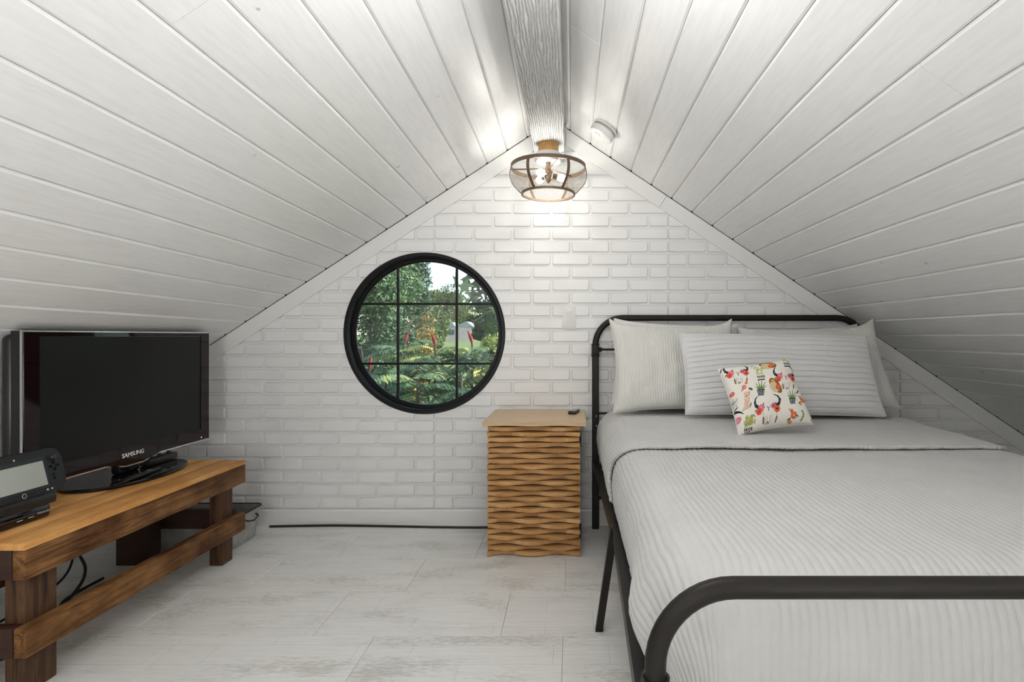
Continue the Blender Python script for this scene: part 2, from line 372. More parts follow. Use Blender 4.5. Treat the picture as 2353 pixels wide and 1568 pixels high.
# ---- bricks
BL, BH = 0.2064, 0.07056
z_base = 0.087
edges = [(q - CX) * 2.968 / F for q in (-570, -47, 476, 999, 1535, 2066, 2597)]      # brick panel seams
MOR = 0.0105; PROUD = 0.0100
def brick_outline(x0, x1, z0, z1, r, dense=False):
    c = [(x0 + r, z0 + r, PI), (x1 - r, z0 + r, 1.5 * PI), (x1 - r, z1 - r, 0), (x0 + r, z1 - r, .5 * PI)]
    pts = []
    for cx, cz, a in c:
        for k in range(3):
            t = a + k * PI / 4; pts.append((cx + r * math.cos(t), cz + r * math.sin(t)))
    if dense:
        out = []
        for (a, b) in zip(pts, pts[1:] + pts[:1]):
            L = math.dist(a, b); m = max(1, int(L / 0.018))
            out += [(a[0] + (b[0] - a[0]) * i / m, a[1] + (b[1] - a[1]) * i / m) for i in range(m)]
        pts = out
    return pts
def clip(poly, nx, nz, d):     # keep nx*x+nz*z <= d
    out = []
    for a, b in zip(poly, poly[1:] + poly[:1]):
        da, db = nx * a[0] + nz * a[1] - d, nx * b[0] + nz * b[1] - d
        if da <= 0: out.append(a)
        if da * db < 0:
            t = da / (da - db); out.append((a[0] + (b[0] - a[0]) * t, a[1] + (b[1] - a[1]) * t))
    return out
def brick_mesh(poly, inset=0.0042, jit=0.0):
    cx = sum(p[0] for p in poly) / len(poly); cz = sum(p[1] for p in poly) / len(poly)
    hx = max(abs(p[0] - cx) for p in poly) + 1e-6; hz = max(abs(p[1] - cz) for p in poly) + 1e-6
    J = [(random.uniform(-jit, jit), random.uniform(-jit, jit)) for _ in poly]
    back = [(p[0] - cx + j[0], 0.004, p[1] - cz + j[1]) for p, j in zip(poly, J)]
    front = [((p[0] - cx) * (1 - inset / hx) + j[0], -PROUD + random.uniform(-.0004, .0004), (p[1] - cz) * (1 - inset / hz) + j[1]) for p, j in zip(poly, J)]
    n = len(poly); me = bpy.data.meshes.new('brick')
    fs = [tuple(range(n, 2 * n))] + [(i, (i + 1) % n, n + (i + 1) % n, n + i) for i in range(n)]
    me.from_pydata(back + front, [], fs); me.update()
    bm = bmesh.new(); bm.from_mesh(me); bmesh.ops.recalc_face_normals(bm, faces=bm.faces[:])
    # make sure the front looks at the room
    fr = max(bm.faces, key=lambda f: len(f.verts))
    if fr.normal.y > 0: bmesh.ops.reverse_faces(bm, faces=bm.faces[:])
    bm.to_mesh(me); bm.free(); me.materials.append(M_BRICK)
    return me, (cx, cz)
variants = [brick_mesh(brick_outline(0, BL - MOR, 0, BH - MOR, random.uniform(.005, .011)), jit=0.0011)[0] for _ in range(14)]
rest_v, rest_f = [], []; cand = []
def add_brick(me, cx, cz, wd, full):
    # bricks hidden behind the television, bench and bed rank last
    px, py = CX + cx / 2.968 * F, CY - (cz - CZ) / 2.968 * F
    hid = (px < 470) or (px < 560 and py > 1060) or (1120 < px < 1340 and 975 < py) or (1400 < px < 2010 and py > 760) or py > 1172 or (px > 1420 and py > 950)
    cand.append((0 if hid else wd, me, cx, cz, full))
for row in range(32):
    z0 = z_base + row * BH + MOR / 2; z1 = z0 + BH - MOR
    spans = []
    for i, (e0, e1) in enumerate(zip(edges, edges[1:])):
        L = (e1 - e0) / 6; cuts = [e0 + L * k for k in range(7)] if (row + i) % 2 == 0 else [e0] + [e0 + L * (k + .5) for k in range(6)] + [e1]
        for c0, c1 in zip(cuts, cuts[1:]):
            spans.append((c0 + (.0014 if c0 == cuts[0] else MOR / 2), c1 - (.0014 if c1 == cuts[-1] else MOR / 2)))
    for (x0, x1) in spans:
        if max(zroof(x0), zroof(x1)) < z0 + .01 or x0 < XLK + .02 or x1 > XRK - .02: continue
        segs = [(x0, x1)]
        for (a, b) in segs:
            far = max(math.hypot(xx - WCX, zz - WCZ) for xx in (a, b) for zz in (z0, z1))
            if far < 0.432: continue
            near = math.hypot(max(a - WCX, 0, WCX - b), max(z0 - WCZ, 0, WCZ - z1))
            full = (b - a) > BL * .9 and near > 0.445 and z1 < min(zroof(a), zroof(b))
            if full: me, (cx, cz) = variants[random.randrange(14)], ((a + b) / 2, (z0 + z1) / 2); scl = (b - a) / (BL - MOR)
            else:
                poly = brick_outline(a, b, z0, z1, .006, near < 0.445)
                polys = [poly]
                if near < 0.445:
                    q = []
                    for (x, z) in poly:
                        d = math.hypot(x - WCX, z - WCZ)
                        if d < 0.434:
                            x, z = WCX + (x - WCX) * .434 / max(d, 1e-4), WCZ + (z - WCZ) * .434 / max(d, 1e-4)
                            if x < a - 1e-5 or x > b + 1e-5 or z < z0 - 1e-5 or z > z1 + 1e-5: q.append(None); continue
                        q.append((x, z))
                    if None in q:
                        i0 = q.index(None); q = q[i0:] + q[:i0]; polys = []; cur = []
                        for p in q + [None]:
                            if p is None:
                                if len(cur) > 3: polys.append(cur)
                                cur = []
                            else: cur.append(p)
                    else: polys = [q]
                for poly in polys:
                    poly = clip(poly, mR, 1, zR); poly = clip(poly, -mL, 1, zL)
                    poly = [p for i, p in enumerate(poly) if math.dist(p, poly[i - 1]) > 8e-4]
                    if len(poly) < 4: continue
                    me, (cx, cz) = brick_mesh(poly); add_brick(me, cx, cz, b - a, False)
                continue
            add_brick(me, cx, cz, b - a, scl)
cand.sort(key=lambda c: -c[0])
for i, (a, me, cx, cz, full) in enumerate(cand):
    if i < 300 and a > 0:
        o = bpy.data.objects.new('brick', me); o.location = (cx, YW, cz); link(o, wall_back)
        if full: o.scale.x = full
    else:
        off = len(rest_v); rest_v += [(v.co.x * (full or 1) + cx, v.co.y + YW, v.co.z + cz) for v in me.vertices]
        rest_f += [tuple(off + q for q in p.vertices) for p in me.polygons]
        rest_mat = None
tag(mobj('brickwork', rest_v, rest_f, M_BRICK, wall_back), kind='stuff')

# full brick variants are built around their middle already; ceilings
def slope(name, side):
    if side < 0:
        d = Vector((-0.0121, 1, -0.0121)); pts0 = Vector((P(1166, 346, YT).x, YT, zL + mL * P(1166, 346, YT).x)); step = 46.2 * sT
        tdir = Vector((-1, 0, -mL)).normalized(); wdt = step * math.hypot(1, mL); k0, k1 = -2, 26
    else:
        d = Vector((0, 1, 0)); pts0 = Vector((P(1356, 331, YT).x, YT, zR - mR * P(1356, 331, YT).x)); step = 46.73 * sT
        tdir = Vector((1, 0, -mR)).normalized(); wdt = step * math.hypot(1, mR); k0, k1 = -3, 25
    nin = Vector((-tdir.z, 0, tdir.x)) * (1 if side > 0 else -1)
    if nin.z > 0: nin = -nin
    length = YT - 0.004 - YB
    # deck behind the planks
    bm = bmesh.new(); c = []
    for yy in (YW + .1, YB):
        for u in (k0 * wdt, (k1 + 1) * wdt):
            for n_ in (-.015, -.06):
                p = pts0 + d * (yy - YT) + tdir * u + nin * n_; c.append(bm.verts.new(p))
    for f in ((0, 2, 6, 4), (1, 5, 7, 3), (0, 1, 3, 2), (4, 6, 7, 5), (0, 4, 5, 1), (2, 3, 7, 6)): bm.faces.new([c[i] for i in f])
    root = tag(bobj(name, bm, M_DECK), kind='structure')
    joints = {(-1, 4): [1.18], (-1, -1): [2.48], (-1, 7): [0.6], (-1, 10): [1.9], (1, -1): [1.95], (1, 3): [0.8], (1, 6): [1.2], (1, 12): [2.05], (-1, 1): [0.9]}
    ch, dp, th = 0.0078, 0.0058, 0.014
    for k in range(k0, k1):
        cuts = [YB] + joints.get((side, k), []) + [YT - .004]
        for ya, yb in zip(cuts, cuts[1:]):
            g = .0006; jt = random.uniform(-.0006, .0006)
            prof = [(g, -th), (g, -dp), (ch, jt), (wdt - ch, jt), (wdt - g, -dp), (wdt - g, -th)]
            bm = bmesh.new(); y0 = ya + (.0005 if ya > YB else 0); y1 = yb - (.0005 if yb < YT - .01 else 0)
            org = pts0 + tdir * (k * wdt)
            ring = []
            for yy in (y0, y1): ring.append([bm.verts.new(org + d * (yy - YT) + tdir * a + nin * b) for a, b in prof])
            n = len(prof)
            for i in range(n): bm.faces.new((ring[0][i], ring[0][(i + 1) % n], ring[1][(i + 1) % n], ring[1][i]))
            bm.faces.new(ring[0]); bm.faces.new(ring[1][::-1])
            bobj('plank', bm, M_PLANK, root)
    return root, pts0, tdir, nin
cl, *_ = slope('ceiling_left', -1); cr, prR, tR, nR = slope('ceiling_right', 1)

# ---- trim boards on the gable along both slopes
def slope_trim(name, xa, xb, side, wd=0.078):
    m, z0, s = (mR, zR, -1) if side > 0 else (mL, zL, 1)
    n = Vector((0, 0)); L = math.hypot(1, m)
    nx, nz = (-m / L, -1 / L) if side > 0 else (m / L, -1 / L)
    A = Vector((xa, z0 + s * m * xa)); B = Vector((xb, z0 + s * m * xb))
    A += Vector((nx, nz)) * .002; B += Vector((nx, nz)) * .002
    poly = [A, B, B + Vector((nx, nz)) * wd, A + Vector((nx, nz)) * wd]
    bm = bmesh.new(); prism(bm, [(p.x, p.y) for p in poly], YT - .003, YW - .0005)
    es = [e for e in bm.edges if abs(e.verts[0].co.y - (YT - .003)) < 1e-5 and abs(e.verts[1].co.y - (YT - .003)) < 1e-5]
    bmesh.ops.bevel(bm, geom=es, offset=.0018, segments=1, affect='EDGES')
    return tag(bobj(name, bm, M_WHITE), kind='structure')
slope_trim('trim_1', XLK + .05, XA - .02, -1)
xj = P(1533, 0, YT).x
slope_trim('trim_2', XA + .02, xj - .0006, 1)
slope_trim('trim_3', xj + .0006, XRK - .05, 1)
# ---- baseboard and floor
bm = bmesh.new(); prism(bm, [(YW - .018, 0.0), (YW - .018, .079), (YW - .013, .087), (YW - .0005, .087), (YW - .0005, 0.0)], XLK + .06, XRK - .06, lambda a, y, b: Vector((y, a, b)))
tag(bobj('baseboard_back', bm, M_WHITE), kind='structure')
floor = tag(box('floor', (XLK, YB, -.12), (XRK, YW, -.004), M_SUB), kind='structure')
TL, TD = 0.652, 0.3265
bm = bmesh.new(); box_bm(bm, (-TL / 2 + .0005, -TD / 2 + .0004, -.004), (TL / 2 - .0005, TD / 2 - .0004, 0), .0006)
tile_me = bpy.data.meshes.new('floor_tile'); bm.to_mesh(tile_me); bm.free(); tile_me.materials.append(M_FLOOR)
off = {0: -.452, 1: -.026, 2: -.246, 3: -.029}
for r in range(17):
    yc = 2.52 + TD / 2 - (r - 1) * TD if False else 2.52 + TD * 1.5 - r * TD
    if yc + TD / 2 > YW: pass
    o0 = {0: -.26, 1: -.452, 2: -.026, 3: -.246, 4: -.029}.get(r, -.65 * random.random())
    for k in range(-6, 6):
        xc = o0 + (k + .5) * TL
        if xc - TL / 2 < XLK or xc + TL / 2 > XRK: continue
        if yc + TD / 2 > YW or yc - TD / 2 < YB: continue
        o = bpy.data.objects.new('floor_tile', tile_me); o.location = (xc, yc, 0); link(o, floor)
# strip of tiles cut along the gable
yrow = 2.52 + TD
if YW - yrow > .01:
    bm = bmesh.new(); box_bm(bm, (-TL / 2 + .0005, 0, -.004), (TL / 2 - .0005, YW - .001 - yrow - .0004, 0), .0006)
    me2 = bpy.data.meshes.new('floor_tile'); bm.to_mesh(me2); bm.free(); me2.materials.append(M_FLOOR)
    for k in range(-4, 4):
        o = bpy.data.objects.new('floor_tile', me2); o.location = (-.18 + (k + .5) * TL, yrow + .0004, 0); link(o, floor)

# ---- ridge beam
bm = bmesh.new(); box_bm(bm, (-.078, 0, 0), (.078, YT - .006 - YB, .20), .006, 2)
beam = bobj('ridge_beam', bm, M_BEAM, loc=(-.114, YB, 1.99), autosm=40)
tag(beam, 'whitewashed rough-grained wooden ridge beam running under the ceiling peak', 'beam')

# ================================================================== WINDOW
win = empty('window_1', (WCX, YW, WCZ)); tag(win, kind='structure')
def ring(name, prof, mat, parent, n=96):      # prof (r, y)
    bm = bmesh.new(); R = []
    for k in range(n):
        a = 2 * PI * k / n; R.append([bm.verts.new((r * math.cos(a), y, r * math.sin(a))) for r, y in prof])
    m = len(prof)
    for k in range(n):
        A, B = R[k], R[(k + 1) % n]
        for i in range(m): bm.faces.new((A[i], A[(i + 1) % m], B[(i + 1) % m], B[i]))
    return bobj(name, bm, mat, parent, autosm=35)
ring('window_frame', [(.4455, -.012), (.4455, .002), (.4295, .004), (.4295, .10), (.415, .10), (.4185, .03), (.421, -.014), (.427, -.0185), (.441, -.0185)], M_BLACKM, win)
ring('inner_frame', [(.4175, .034), (.4175, .06), (.400, .06), (.400, .040), (.404, .034)], M_BLACKM, win)
ring('caulk_bead', [(.4515, -.0068), (.4515, .003), (.4456, .003), (.4456, -.010)], M_WHITE, win)
VX = [P(915, 0, 3.018).x - WCX, P(1050, 0, 3.018).x - WCX]
HZ = [P(0, 836, 3.018).z - WCZ, P(0, 699, 3.018).z - WCZ]
for x in VX:
    h = math.sqrt(.405 ** 2 - x * x); box('muntin', (x - .006, .036, -h), (x + .006, .056, h), M_BLACKM, win, .002)
for z in HZ:
    h = math.sqrt(.405 ** 2 - z * z); box('muntin', (-h, .0375, z - .006), (h, .0545, z + .006), M_BLACKM, win, .002)
xs = [-.5] + VX + [.5]; zs = [-.5] + HZ + [.5]
circ = [(.4045 * math.cos(2 * PI * k / 72), .4045 * math.sin(2 * PI * k / 72)) for k in range(72)]
for i in range(3):
    for j in range(3):
        p = circ
        p = clip(p, 1, 0, xs[i + 1]); p = clip(p, -1, 0, -xs[i]); p = clip(p, 0, 1, zs[j + 1]); p = clip(p, 0, -1, -zs[j])
        bm = bmesh.new(); prism(bm, p, .045, .048); bobj('pane', bm, M_GLASS, win)

# ================================================================== CEILING LAMP
LX, LY = -0.114, 2.66
lamp = empty('ceiling_lamp', (LX, LY, 1.99), 'bronze wire cage ceiling lamp with lit bulbs under the beam', 'lamp')
def LP(z): return z - 1.99
lathe('mounting_block', [(.050, 0), (.050, LP(1.95)), (.052, LP(1.945))], M_COPPER, lamp, 12, angle=20)
lathe('canopy', [(.040, LP(1.946)), (.060, LP(1.944)), (.064, LP(1.938)), (.064, LP(1.905)), (.060, LP(1.900)), (.02, LP(1.899))], M_CANOPY, lamp)
box('screw', (-.003, -.0665, LP(1.917)), (.003, -.0635, LP(1.923)), M_BLACKP, lamp, .001)
ZT, ZB, RT, RB = 1.874, 1.742, .182, .129
def shade_r(t):          # t 0 top .. 1 bottom
    return RT + .008 * math.sin(PI * min(1, t * 1.25)) - (RT - RB) * max(0, t) ** 3.0
def hoop(name, r, z, h, th):
    return lathe(name, [(r, LP(z) - h / 2), (r + th, LP(z) - h / 2), (r + th, LP(z) + h / 2), (r, LP(z) + h / 2)], M_BRONZE, lamp, 64, close=True)
hoop('top_hoop', RT - .002, ZT, .017, .005); hoop('bottom_hoop', RB - .004, ZB, .010, .008)
for k in range(6):
    a = k * PI / 3 + .04
    bm = bmesh.new(); ca, sa = math.cos(a), math.sin(a); prev = None
    for i in range(11):
        t = i / 10; r = shade_r(t); z = LP(ZT + (ZB - ZT) * t); wd = .0072
        cur = [bm.verts.new(((r + dr) * ca - s * wd * sa, (r + dr) * sa + s * wd * ca, z)) for dr, s in ((.0005, -1), (.0035, -1), (.0035, 1), (.0005, 1))]
        if prev:
            for q in range(4): bm.faces.new((prev[q], prev[(q + 1) % 4], cur[(q + 1) % 4], cur[q]))
        else: bm.faces.new(cur)
        prev = cur
    bm.faces.new(prev[::-1]); bobj('rib', bm, M_BRONZE, lamp, autosm=40)
# woven wire screen
V, Fc = [], []
NA, NZ = 150, 20; half = .00062
for sgn in (1, -1):
    for s in range(NA):
        base = len(V)
        for i in range(NZ + 1):
            t = i / NZ; r = shade_r(t); a = 2 * PI * (s + sgn * i * .5) / NA; z = LP(ZT + (ZB - ZT) * t)
            da = half / r
            V += [(r * math.cos(a - da), r * math.sin(a - da), z), (r * math.cos(a + da), r * math.sin(a + da), z)]
        for i in range(NZ): q = base + 2 * i; Fc.append((q, q + 1, q + 3, q + 2))
npobj('wire_screen', V, Fc, M_MESHW, lamp, smooth=False)
# spider arms, hub and bulbs
for k in range(3):
    a = .9 + k * 2 * PI / 3
    tube('arm', [(.0, 0, LP(1.868)), (.178 * math.cos(a), .178 * math.sin(a), LP(1.872))], .004, M_BRONZE, lamp, 8)
lathe('hub', [(.012, LP(1.90)), (.012, LP(1.86)), (.022, LP(1.855)), (.024, LP(1.83)), (.016, LP(1.812)), (.006, LP(1.80)), (.0, LP(1.794))], M_BRONZE, lamp, 20)
for bx_, by_ in ((-.045, -.080), (-.060, .075), (.098, .035)):
    L = math.hypot(bx_, by_); d = Vector((bx_ / L, by_ / L, -.12)).normalized(); c = Vector((0, 0, LP(1.838)))
    tube('bulb_socket', [c + d * .015, c + d * .045], [.012, .013], M_BRONZE, lamp, 12)
    pts = []; rad = []
    for i in range(9):
        u = i / 8; pts.append(c + d * (.045 + .050 * u)); rad.append(max(.002, .010 + .009 * math.sin(PI * min(1, u * .92 + .04)) if u < .98 else .004))
    bm = bmesh.new(); tube_bm(bm, pts, rad, 16); bobj('bulb', bm, M_BULB, lamp, smooth=True)
cord = tube('lamp_cord', [(.086, .06, LP(2.11)), (.088, .03, LP(2.07)), (.088, .02, LP(2.02)), (.086, .01, LP(1.975)), (.080, 0, LP(1.952)), (.064, 0, LP(1.944))], .0035, M_CANOPY, lamp, 8)
lathe('cord_clamp', [(.0, -.014), (.010, -.010), (.013, 0), (.010, .010), (.0, .014)], M_CANOPY, lamp, 14, loc=(.090, .05, LP(2.105)))

# ---- smoke detector on the right slope
so = P(1392, 292, 2.617); zz = zR - mR * so.x
sd = empty('smoke_detector', (so.x, so.y, zz), 'round white smoke detector on the right ceiling slope', 'smoke detector', rot=nR.to_track_quat('Z', 'Y').to_euler())
lathe('base_plate', [(.0, 0), (.066, 0), (.067, .004), (.064, .009), (.0, .009)], M_PLASTIC, sd, 40)
lathe('vent_ring', [(.0, .009), (.056, .009), (.056, .022), (.0, .022)], plain('grey_vent', (.42, .42, .41), .5), sd, 40)
lathe('cover', [(.0, .020), (.062, .020), (.063, .026), (.061, .048), (.052, .054), (.0, .056)], M_PLASTIC, sd, 40)
lathe('test_button', [(.0, .0550), (.016, .0550), (.0155, .0575), (.0, .058)], M_PLASTIC, sd, 20, loc=(.018, .012, 0))

# ---- light switch and socket plates
def plate(name, cx, cz, w_, h_, label, cat):
    e = empty(name, (cx, YW, cz), label, cat)
    bm = bmesh.new(); box_bm(bm, (-w_ / 2, -.0125, -h_ / 2), (w_ / 2, -.0005, h_ / 2), .0018, 2); bobj('plate', bm, M_PLASTIC, e, autosm=40)
    return e
c = P(1307.5, 730, 2.965); sw = plate('light_switch', c.x, c.z, .075, .128, 'white rocker light switch plate on the brick wall', 'light switch')
bm = bmesh.new(); prism(bm, [(-.0125, -.033), (-.0180, .033), (-.0120, .033), (-.0120, -.033)], -.0165, .0165, lambda a, y, b: Vector((y, a, b))); bobj('rocker', bm, plain('rocker_plastic', (.70, .70, .68), .3), sw)
c = P(1322, 1058, 2.965); ol = plate('wall_socket', c.x, c.z, .105, .138, 'white socket plate half hidden behind the slatted nightstand', 'wall socket')
for s in (-1, 1): box('outlet', (-.017, -.0145, s * .030 - .021), (.017, -.0115, s * .030 + .021), M_PLASTIC, ol, .002)

# ================================================================== NIGHTSTAND
nx0, nx1 = P(1120, 0, 2.545).x, P(1333, 0, 2.545).x
ncx = (nx0 + nx1) / 2; nw = nx1 - nx0
ns = empty('nightstand', (ncx, 2.55, 0), 'small wooden nightstand faced with wavy stacked slats', 'nightstand')
ZTOP = .640
box('body', (-nw / 2 + .006, .0165, .004), (nw / 2 - .006, .385, ZTOP - .02), M_NBODY, ns, .002)
lam = 0.247
def slat(k, z0, z1, ph):
    n = 30; bm = bmesh.new(); prev = None
    for i in range(n + 1):
        x = -nw / 2 + nw * i / n; y = -.006 - .0150 * math.cos(2 * PI * x / lam + ph)
        cur = [bm.verts.new((x, y, z0)), bm.verts.new((x, y, z1)), bm.verts.new((x, .018, z1)), bm.verts.new((x, .018, z0))]
        if prev:
            for q in range(4): bm.faces.new((prev[q], prev[(q + 1) % 4], cur[(q + 1) % 4], cur[q]))
        else: bm.faces.new(cur)
        prev = cur
    bm.faces.new(prev[::-1])
    es = [e for e in bm.edges if abs(e.verts[0].co.z - e.verts[1].co.z) < 1e-6 and e.verts[0].co.y < .012 and e.verts[1].co.y < .012 and abs(e.verts[0].co.x - e.verts[1].co.x) > 1e-6]
    bmesh.ops.bevel(bm, geom=es, offset=.0016, segments=2, affect='EDGES')
    return bobj('slat', bm, M_SLAT, ns, autosm=50)
NS = 24; pitch = (ZTOP - .026) / NS
for k in range(NS):
    slat(k, .004 + k * pitch, .004 + k * pitch + pitch * .74, (k % 2) * PI + .25 + random.uniform(-.12, .12))
# top board with a wavy front edge
tw = P(1347, 0, 2.51).x - P(1109, 0, 2.51).x; tcx = (P(1347, 0, 2.51).x + P(1109, 0, 2.51).x) / 2 - ncx
bm = bmesh.new(); n = 36; fr = []
for i in range(n + 1):
    x = tcx - tw / 2 + tw * i / n; fr.append((x, -.042 - .0085 * math.cos(2 * PI * (x) / lam + .25)))
pl = fr + [(tcx + tw / 2, .385), (tcx - tw / 2, .385)]
A = [bm.verts.new((x, y, ZTOP - .019)) for x, y in pl]; B = [bm.verts.new((x, y, ZTOP)) for x, y in pl]
bm.faces.new(A[::-1]); bm.faces.new(B)
for i in range(len(pl)): bm.faces.new((A[i], A[(i + 1) % len(pl)], B[(i + 1) % len(pl)], B[i]))
bobj('top', bm, M_NTOP, ns)
for z in (.545, .115):
    box('hinge', (nw / 2 - .004, .004, z - .032), (nw / 2 + .005, .03, z + .032), M_BLACKM, ns, .001)

# remote on the nightstand
rm = empty('remote_control', (*P(1319, 951, 2.80).xy, ZTOP + .0005), 'small black remote control lying on the nightstand top', 'remote control', rot=(0, 0, -.22))
bm = bmesh.new(); box_bm(bm, (-.020, -.055, 0), (.020, .055, .016), .005, 3); bobj('body', bm, M_BLACKP, rm, autosm=40)
for i in range(5):
    for j in range(3): box('button', (-.014 + j * .011, -.04 + i * .017, .0155), (-.007 + j * .011, -.031 + i * .017, .0178), M_SILVER, rm, .001)

# ================================================================== TV BENCH
BX0, BX1, BY0, BY1, BZ = -2.10, -1.54, 1.518, 2.545, .455
bench = empty('tv_bench', ((BX0 + BX1) / 2, (BY0 + BY1) / 2, 0), 'low rustic reclaimed wood bench carrying the television', 'bench')
bo = Vector(((BX0 + BX1) / 2, (BY0 + BY1) / 2, 0))
def bb(name, lo, hi, mat, bev=.004): 
    lo = Vector(lo) - bo; hi = Vector(hi) - bo; mid = (lo + hi) / 2
    return box(name, lo - mid, hi - mid, mat, bench, bev, 2, loc=mid)
ws = [.13, .092, .125, .105, .108]; x = BX0
for i, wd in enumerate(ws):
    bb('top_plank', (x + .0012, BY0 - .002, BZ - .020 + random.uniform(-.001, 0)), (x + wd - .0012, BY1 + .003, BZ + random.uniform(-.0008, .0008)), M_TOPW, .0018); x += wd
zA0, zA1 = .349, .4345
bb('apron', (BX1 - .038, BY0, zA0), (BX1, BY1, zA1), M_BROWNY, .0045)
bb('apron', (BX0, BY0, zA0), (BX0 + .038, BY1, zA1), M_BROWNY)
bb('apron', (BX0 + .039, BY0, zA0), (BX1 - .039, BY0 + .035, zA1), M_BROWNX); bb('apron', (BX0 + .039, BY1 - .035, zA0), (BX1 - .039, BY1, zA1), M_BROWNX)
zS0, zS1 = .127, .212
bb('stringer', (BX1 - .037, BY0 + .002, zS0), (BX1, BY1, zS1), M_BROWNY, .004)
bb('stringer', (BX0, BY0 + .002, zS0), (BX0 + .037, BY1, zS1), M_BROWNY)
bb('stringer', (BX0 + .038, BY0, zS0), (BX1 - .038, BY0 + .034, zS1), M_BROWNX); bb('stringer', (BX0 + .038, BY1 - .034, zS0 + .012), (BX1 - .038, BY1 - .0005, zS1 + .016), M_BROWNX)
bb('leg', (BX1 - .098, BY0 + .0355, 0), (BX1 - .0375, BY0 + .135, zA1), M_BROWNZ, .006); bb('leg', (BX1 - .098, BY1 - .112, 0), (BX1 - .0375, BY1 - .0355, zA1), M_BROWNZ, .006)
bb('leg', (BX0 + .0385, BY0 + .0355, 0), (BX0 + .10, BY0 + .135, zA1), M_BROWNZ, .006); bb('leg', (BX0 + .0385, BY1 - .112, 0), (BX0 + .19, BY1 - .0355, zA1), M_BROWNX, .006)

# ================================================================== TELEVISION
TVX, TY0, TY1, TZ0, TZ1 = -1.83, 1.79, 2.717, .523, 1.060
tv = empty('television', (TVX, (TY0 + TY1) / 2, BZ + .001), 'black flat screen television with silver edge on the wooden bench', 'television')
to = Vector((TVX, (TY0 + TY1) / 2, BZ + .001))
hw = (TY1 - TY0) / 2; z0, z1 = TZ0 - to.z, TZ1 - to.z
# silver edge frame (rounded rectangle with a dipped bottom), bezel, screen
def tv_outline(grow):
    pts = []
    n = 40
    for i in range(n + 1):
        u = -1 + 2 * i / n; y = u * hw
        dip = .020 * (1 / (1 + math.exp((abs(u) - .17) * 60)))
        pts.append((y * (1 + grow / hw), z0 - grow - dip * 1.0))
    pts += [(hw + grow, z1 + grow), (-hw - grow, z1 + grow)]
    return pts
def yz_prism(name, poly, x0, x1, mat, parent, bev=0):
    bm = bmesh.new(); prism(bm, poly, x0, x1, lambda a, y, b: Vector((y, a, b))); return bobj(name, bm, mat, parent)
yz_prism('silver_frame', tv_outline(.0), -.0045, .002, M_CHROME, tv)
yz_prism('rim', tv_outline(-.0015), -.036, -.0046, M_BLACKP, tv)
sy0, sy1 = -.402 - .004, .402 - .004; sz0, sz1 = z1 - .021 - .455, z1 - .021
inn = tv_outline(-.0055)
# bezel as a ring round the screen opening
bm = bmesh.new(); n = len(inn)
lowl = [p for p in inn[:41]]
F0 = [bm.verts.new((.0045, a, b)) for a, b in inn]
op = [bm.verts.new((.0055, a, b)) for a, b in ((sy0, sz0), (sy1, sz0), (sy1, sz1), (sy0, sz1))]
op2 = [bm.verts.new((-.004, a, b)) for a, b in ((sy0, sz0), (sy1, sz0), (sy1, sz1), (sy0, sz1))]
for i in range(40):
    if i < 20: bm.faces.new((F0[i], F0[i + 1], op[0]))
    else: bm.faces.new((F0[i], F0[i + 1], op[1]))
bm.faces.new((F0[20], op[1], op[0])); bm.faces.new((F0[40], F0[41], op[2], op[1])); bm.faces.new((F0[41], F0[42], op[3], op[2])); bm.faces.new((F0[42], F0[0], op[0], op[3]))
for i in range(4): bm.faces.new((op[i], op[(i + 1) % 4], op2[(i + 1) % 4], op2[i]))
G0 = [bm.verts.new((.0005, a, b)) for a, b in inn]
for i in range(n): bm.faces.new((F0[i], G0[i], G0[(i + 1) % n], F0[(i + 1) % n]))
bobj('bezel', bm, M_TVBEZ, tv)
yz_prism('screen', [(sy0 + .0003, sz0 + .0003), (sy1 - .0003, sz0 + .0003), (sy1 - .0003, sz1 - .0003), (sy0 + .0003, sz1 - .0003)], .0022, .0030, M_SCREEN, tv)
bm = bmesh.new(); box_bm(bm, (-.085, -hw + .006, z0 + .02), (-.0362, hw - .006, z1 - .012), .024, 4); bobj('back_shell', bm, M_BLACKP, tv, autosm=40)
bm = bmesh.new(); box_bm(bm, (-.060, -.055, .012), (-.012, .055, z0 + .012), .018, 3); bobj('neck', bm, M_GLOSS, tv, autosm=40)
bm = bmesh.new(); n = 64
prof = [(0, 0), (.985, 0), (1.0, .004), (1.0, .010), (.985, .0135), (0, .0145)]
rings = []
for (r, z) in prof:
    rings.append([bm.verts.new((-.025 + .165 * r * math.cos(2 * PI * k / n), .265 * r * math.sin(2 * PI * k / n), z)) for k in range(n)] if r else [bm.verts.new((-.025, 0, z))])
for a, b in zip(rings, rings[1:]):
    for k in range(n):
        k2 = (k + 1) % n
        if len(a) == 1: bm.faces.new((a[0], b[k2], b[k]))
        elif len(b) == 1: bm.faces.new((a[k], a[k2], b[0]))
        else: bm.faces.new((a[k], a[k2], b[k2], b[k]))
bobj('stand_base', bm, M_GLOSS, tv, autosm=40)
def text(name, body, size, loc, rot, mat, parent, ext=.0004):
    cu = bpy.data.curves.new(name, 'FONT'); cu.body = body; cu.size = size; cu.extrude = ext; cu.align_x = 'CENTER'; cu.align_y = 'CENTER'; cu.offset = size * .02
    o = bpy.data.objects.new(name, cu); me = bpy.data.meshes.new_from_object(o); bpy.data.objects.remove(o)
    me.materials.append(mat); ob = bpy.data.objects.new(name, me); ob.location = loc; ob.rotation_euler = rot
    return link(ob, parent)
text('brand_lettering', 'SAMSUNG', .0245, (.0062, -.012, z0 + .028), (PI / 2, 0, PI / 2), plain('bright_print', (.8, .8, .8), .4), tv)
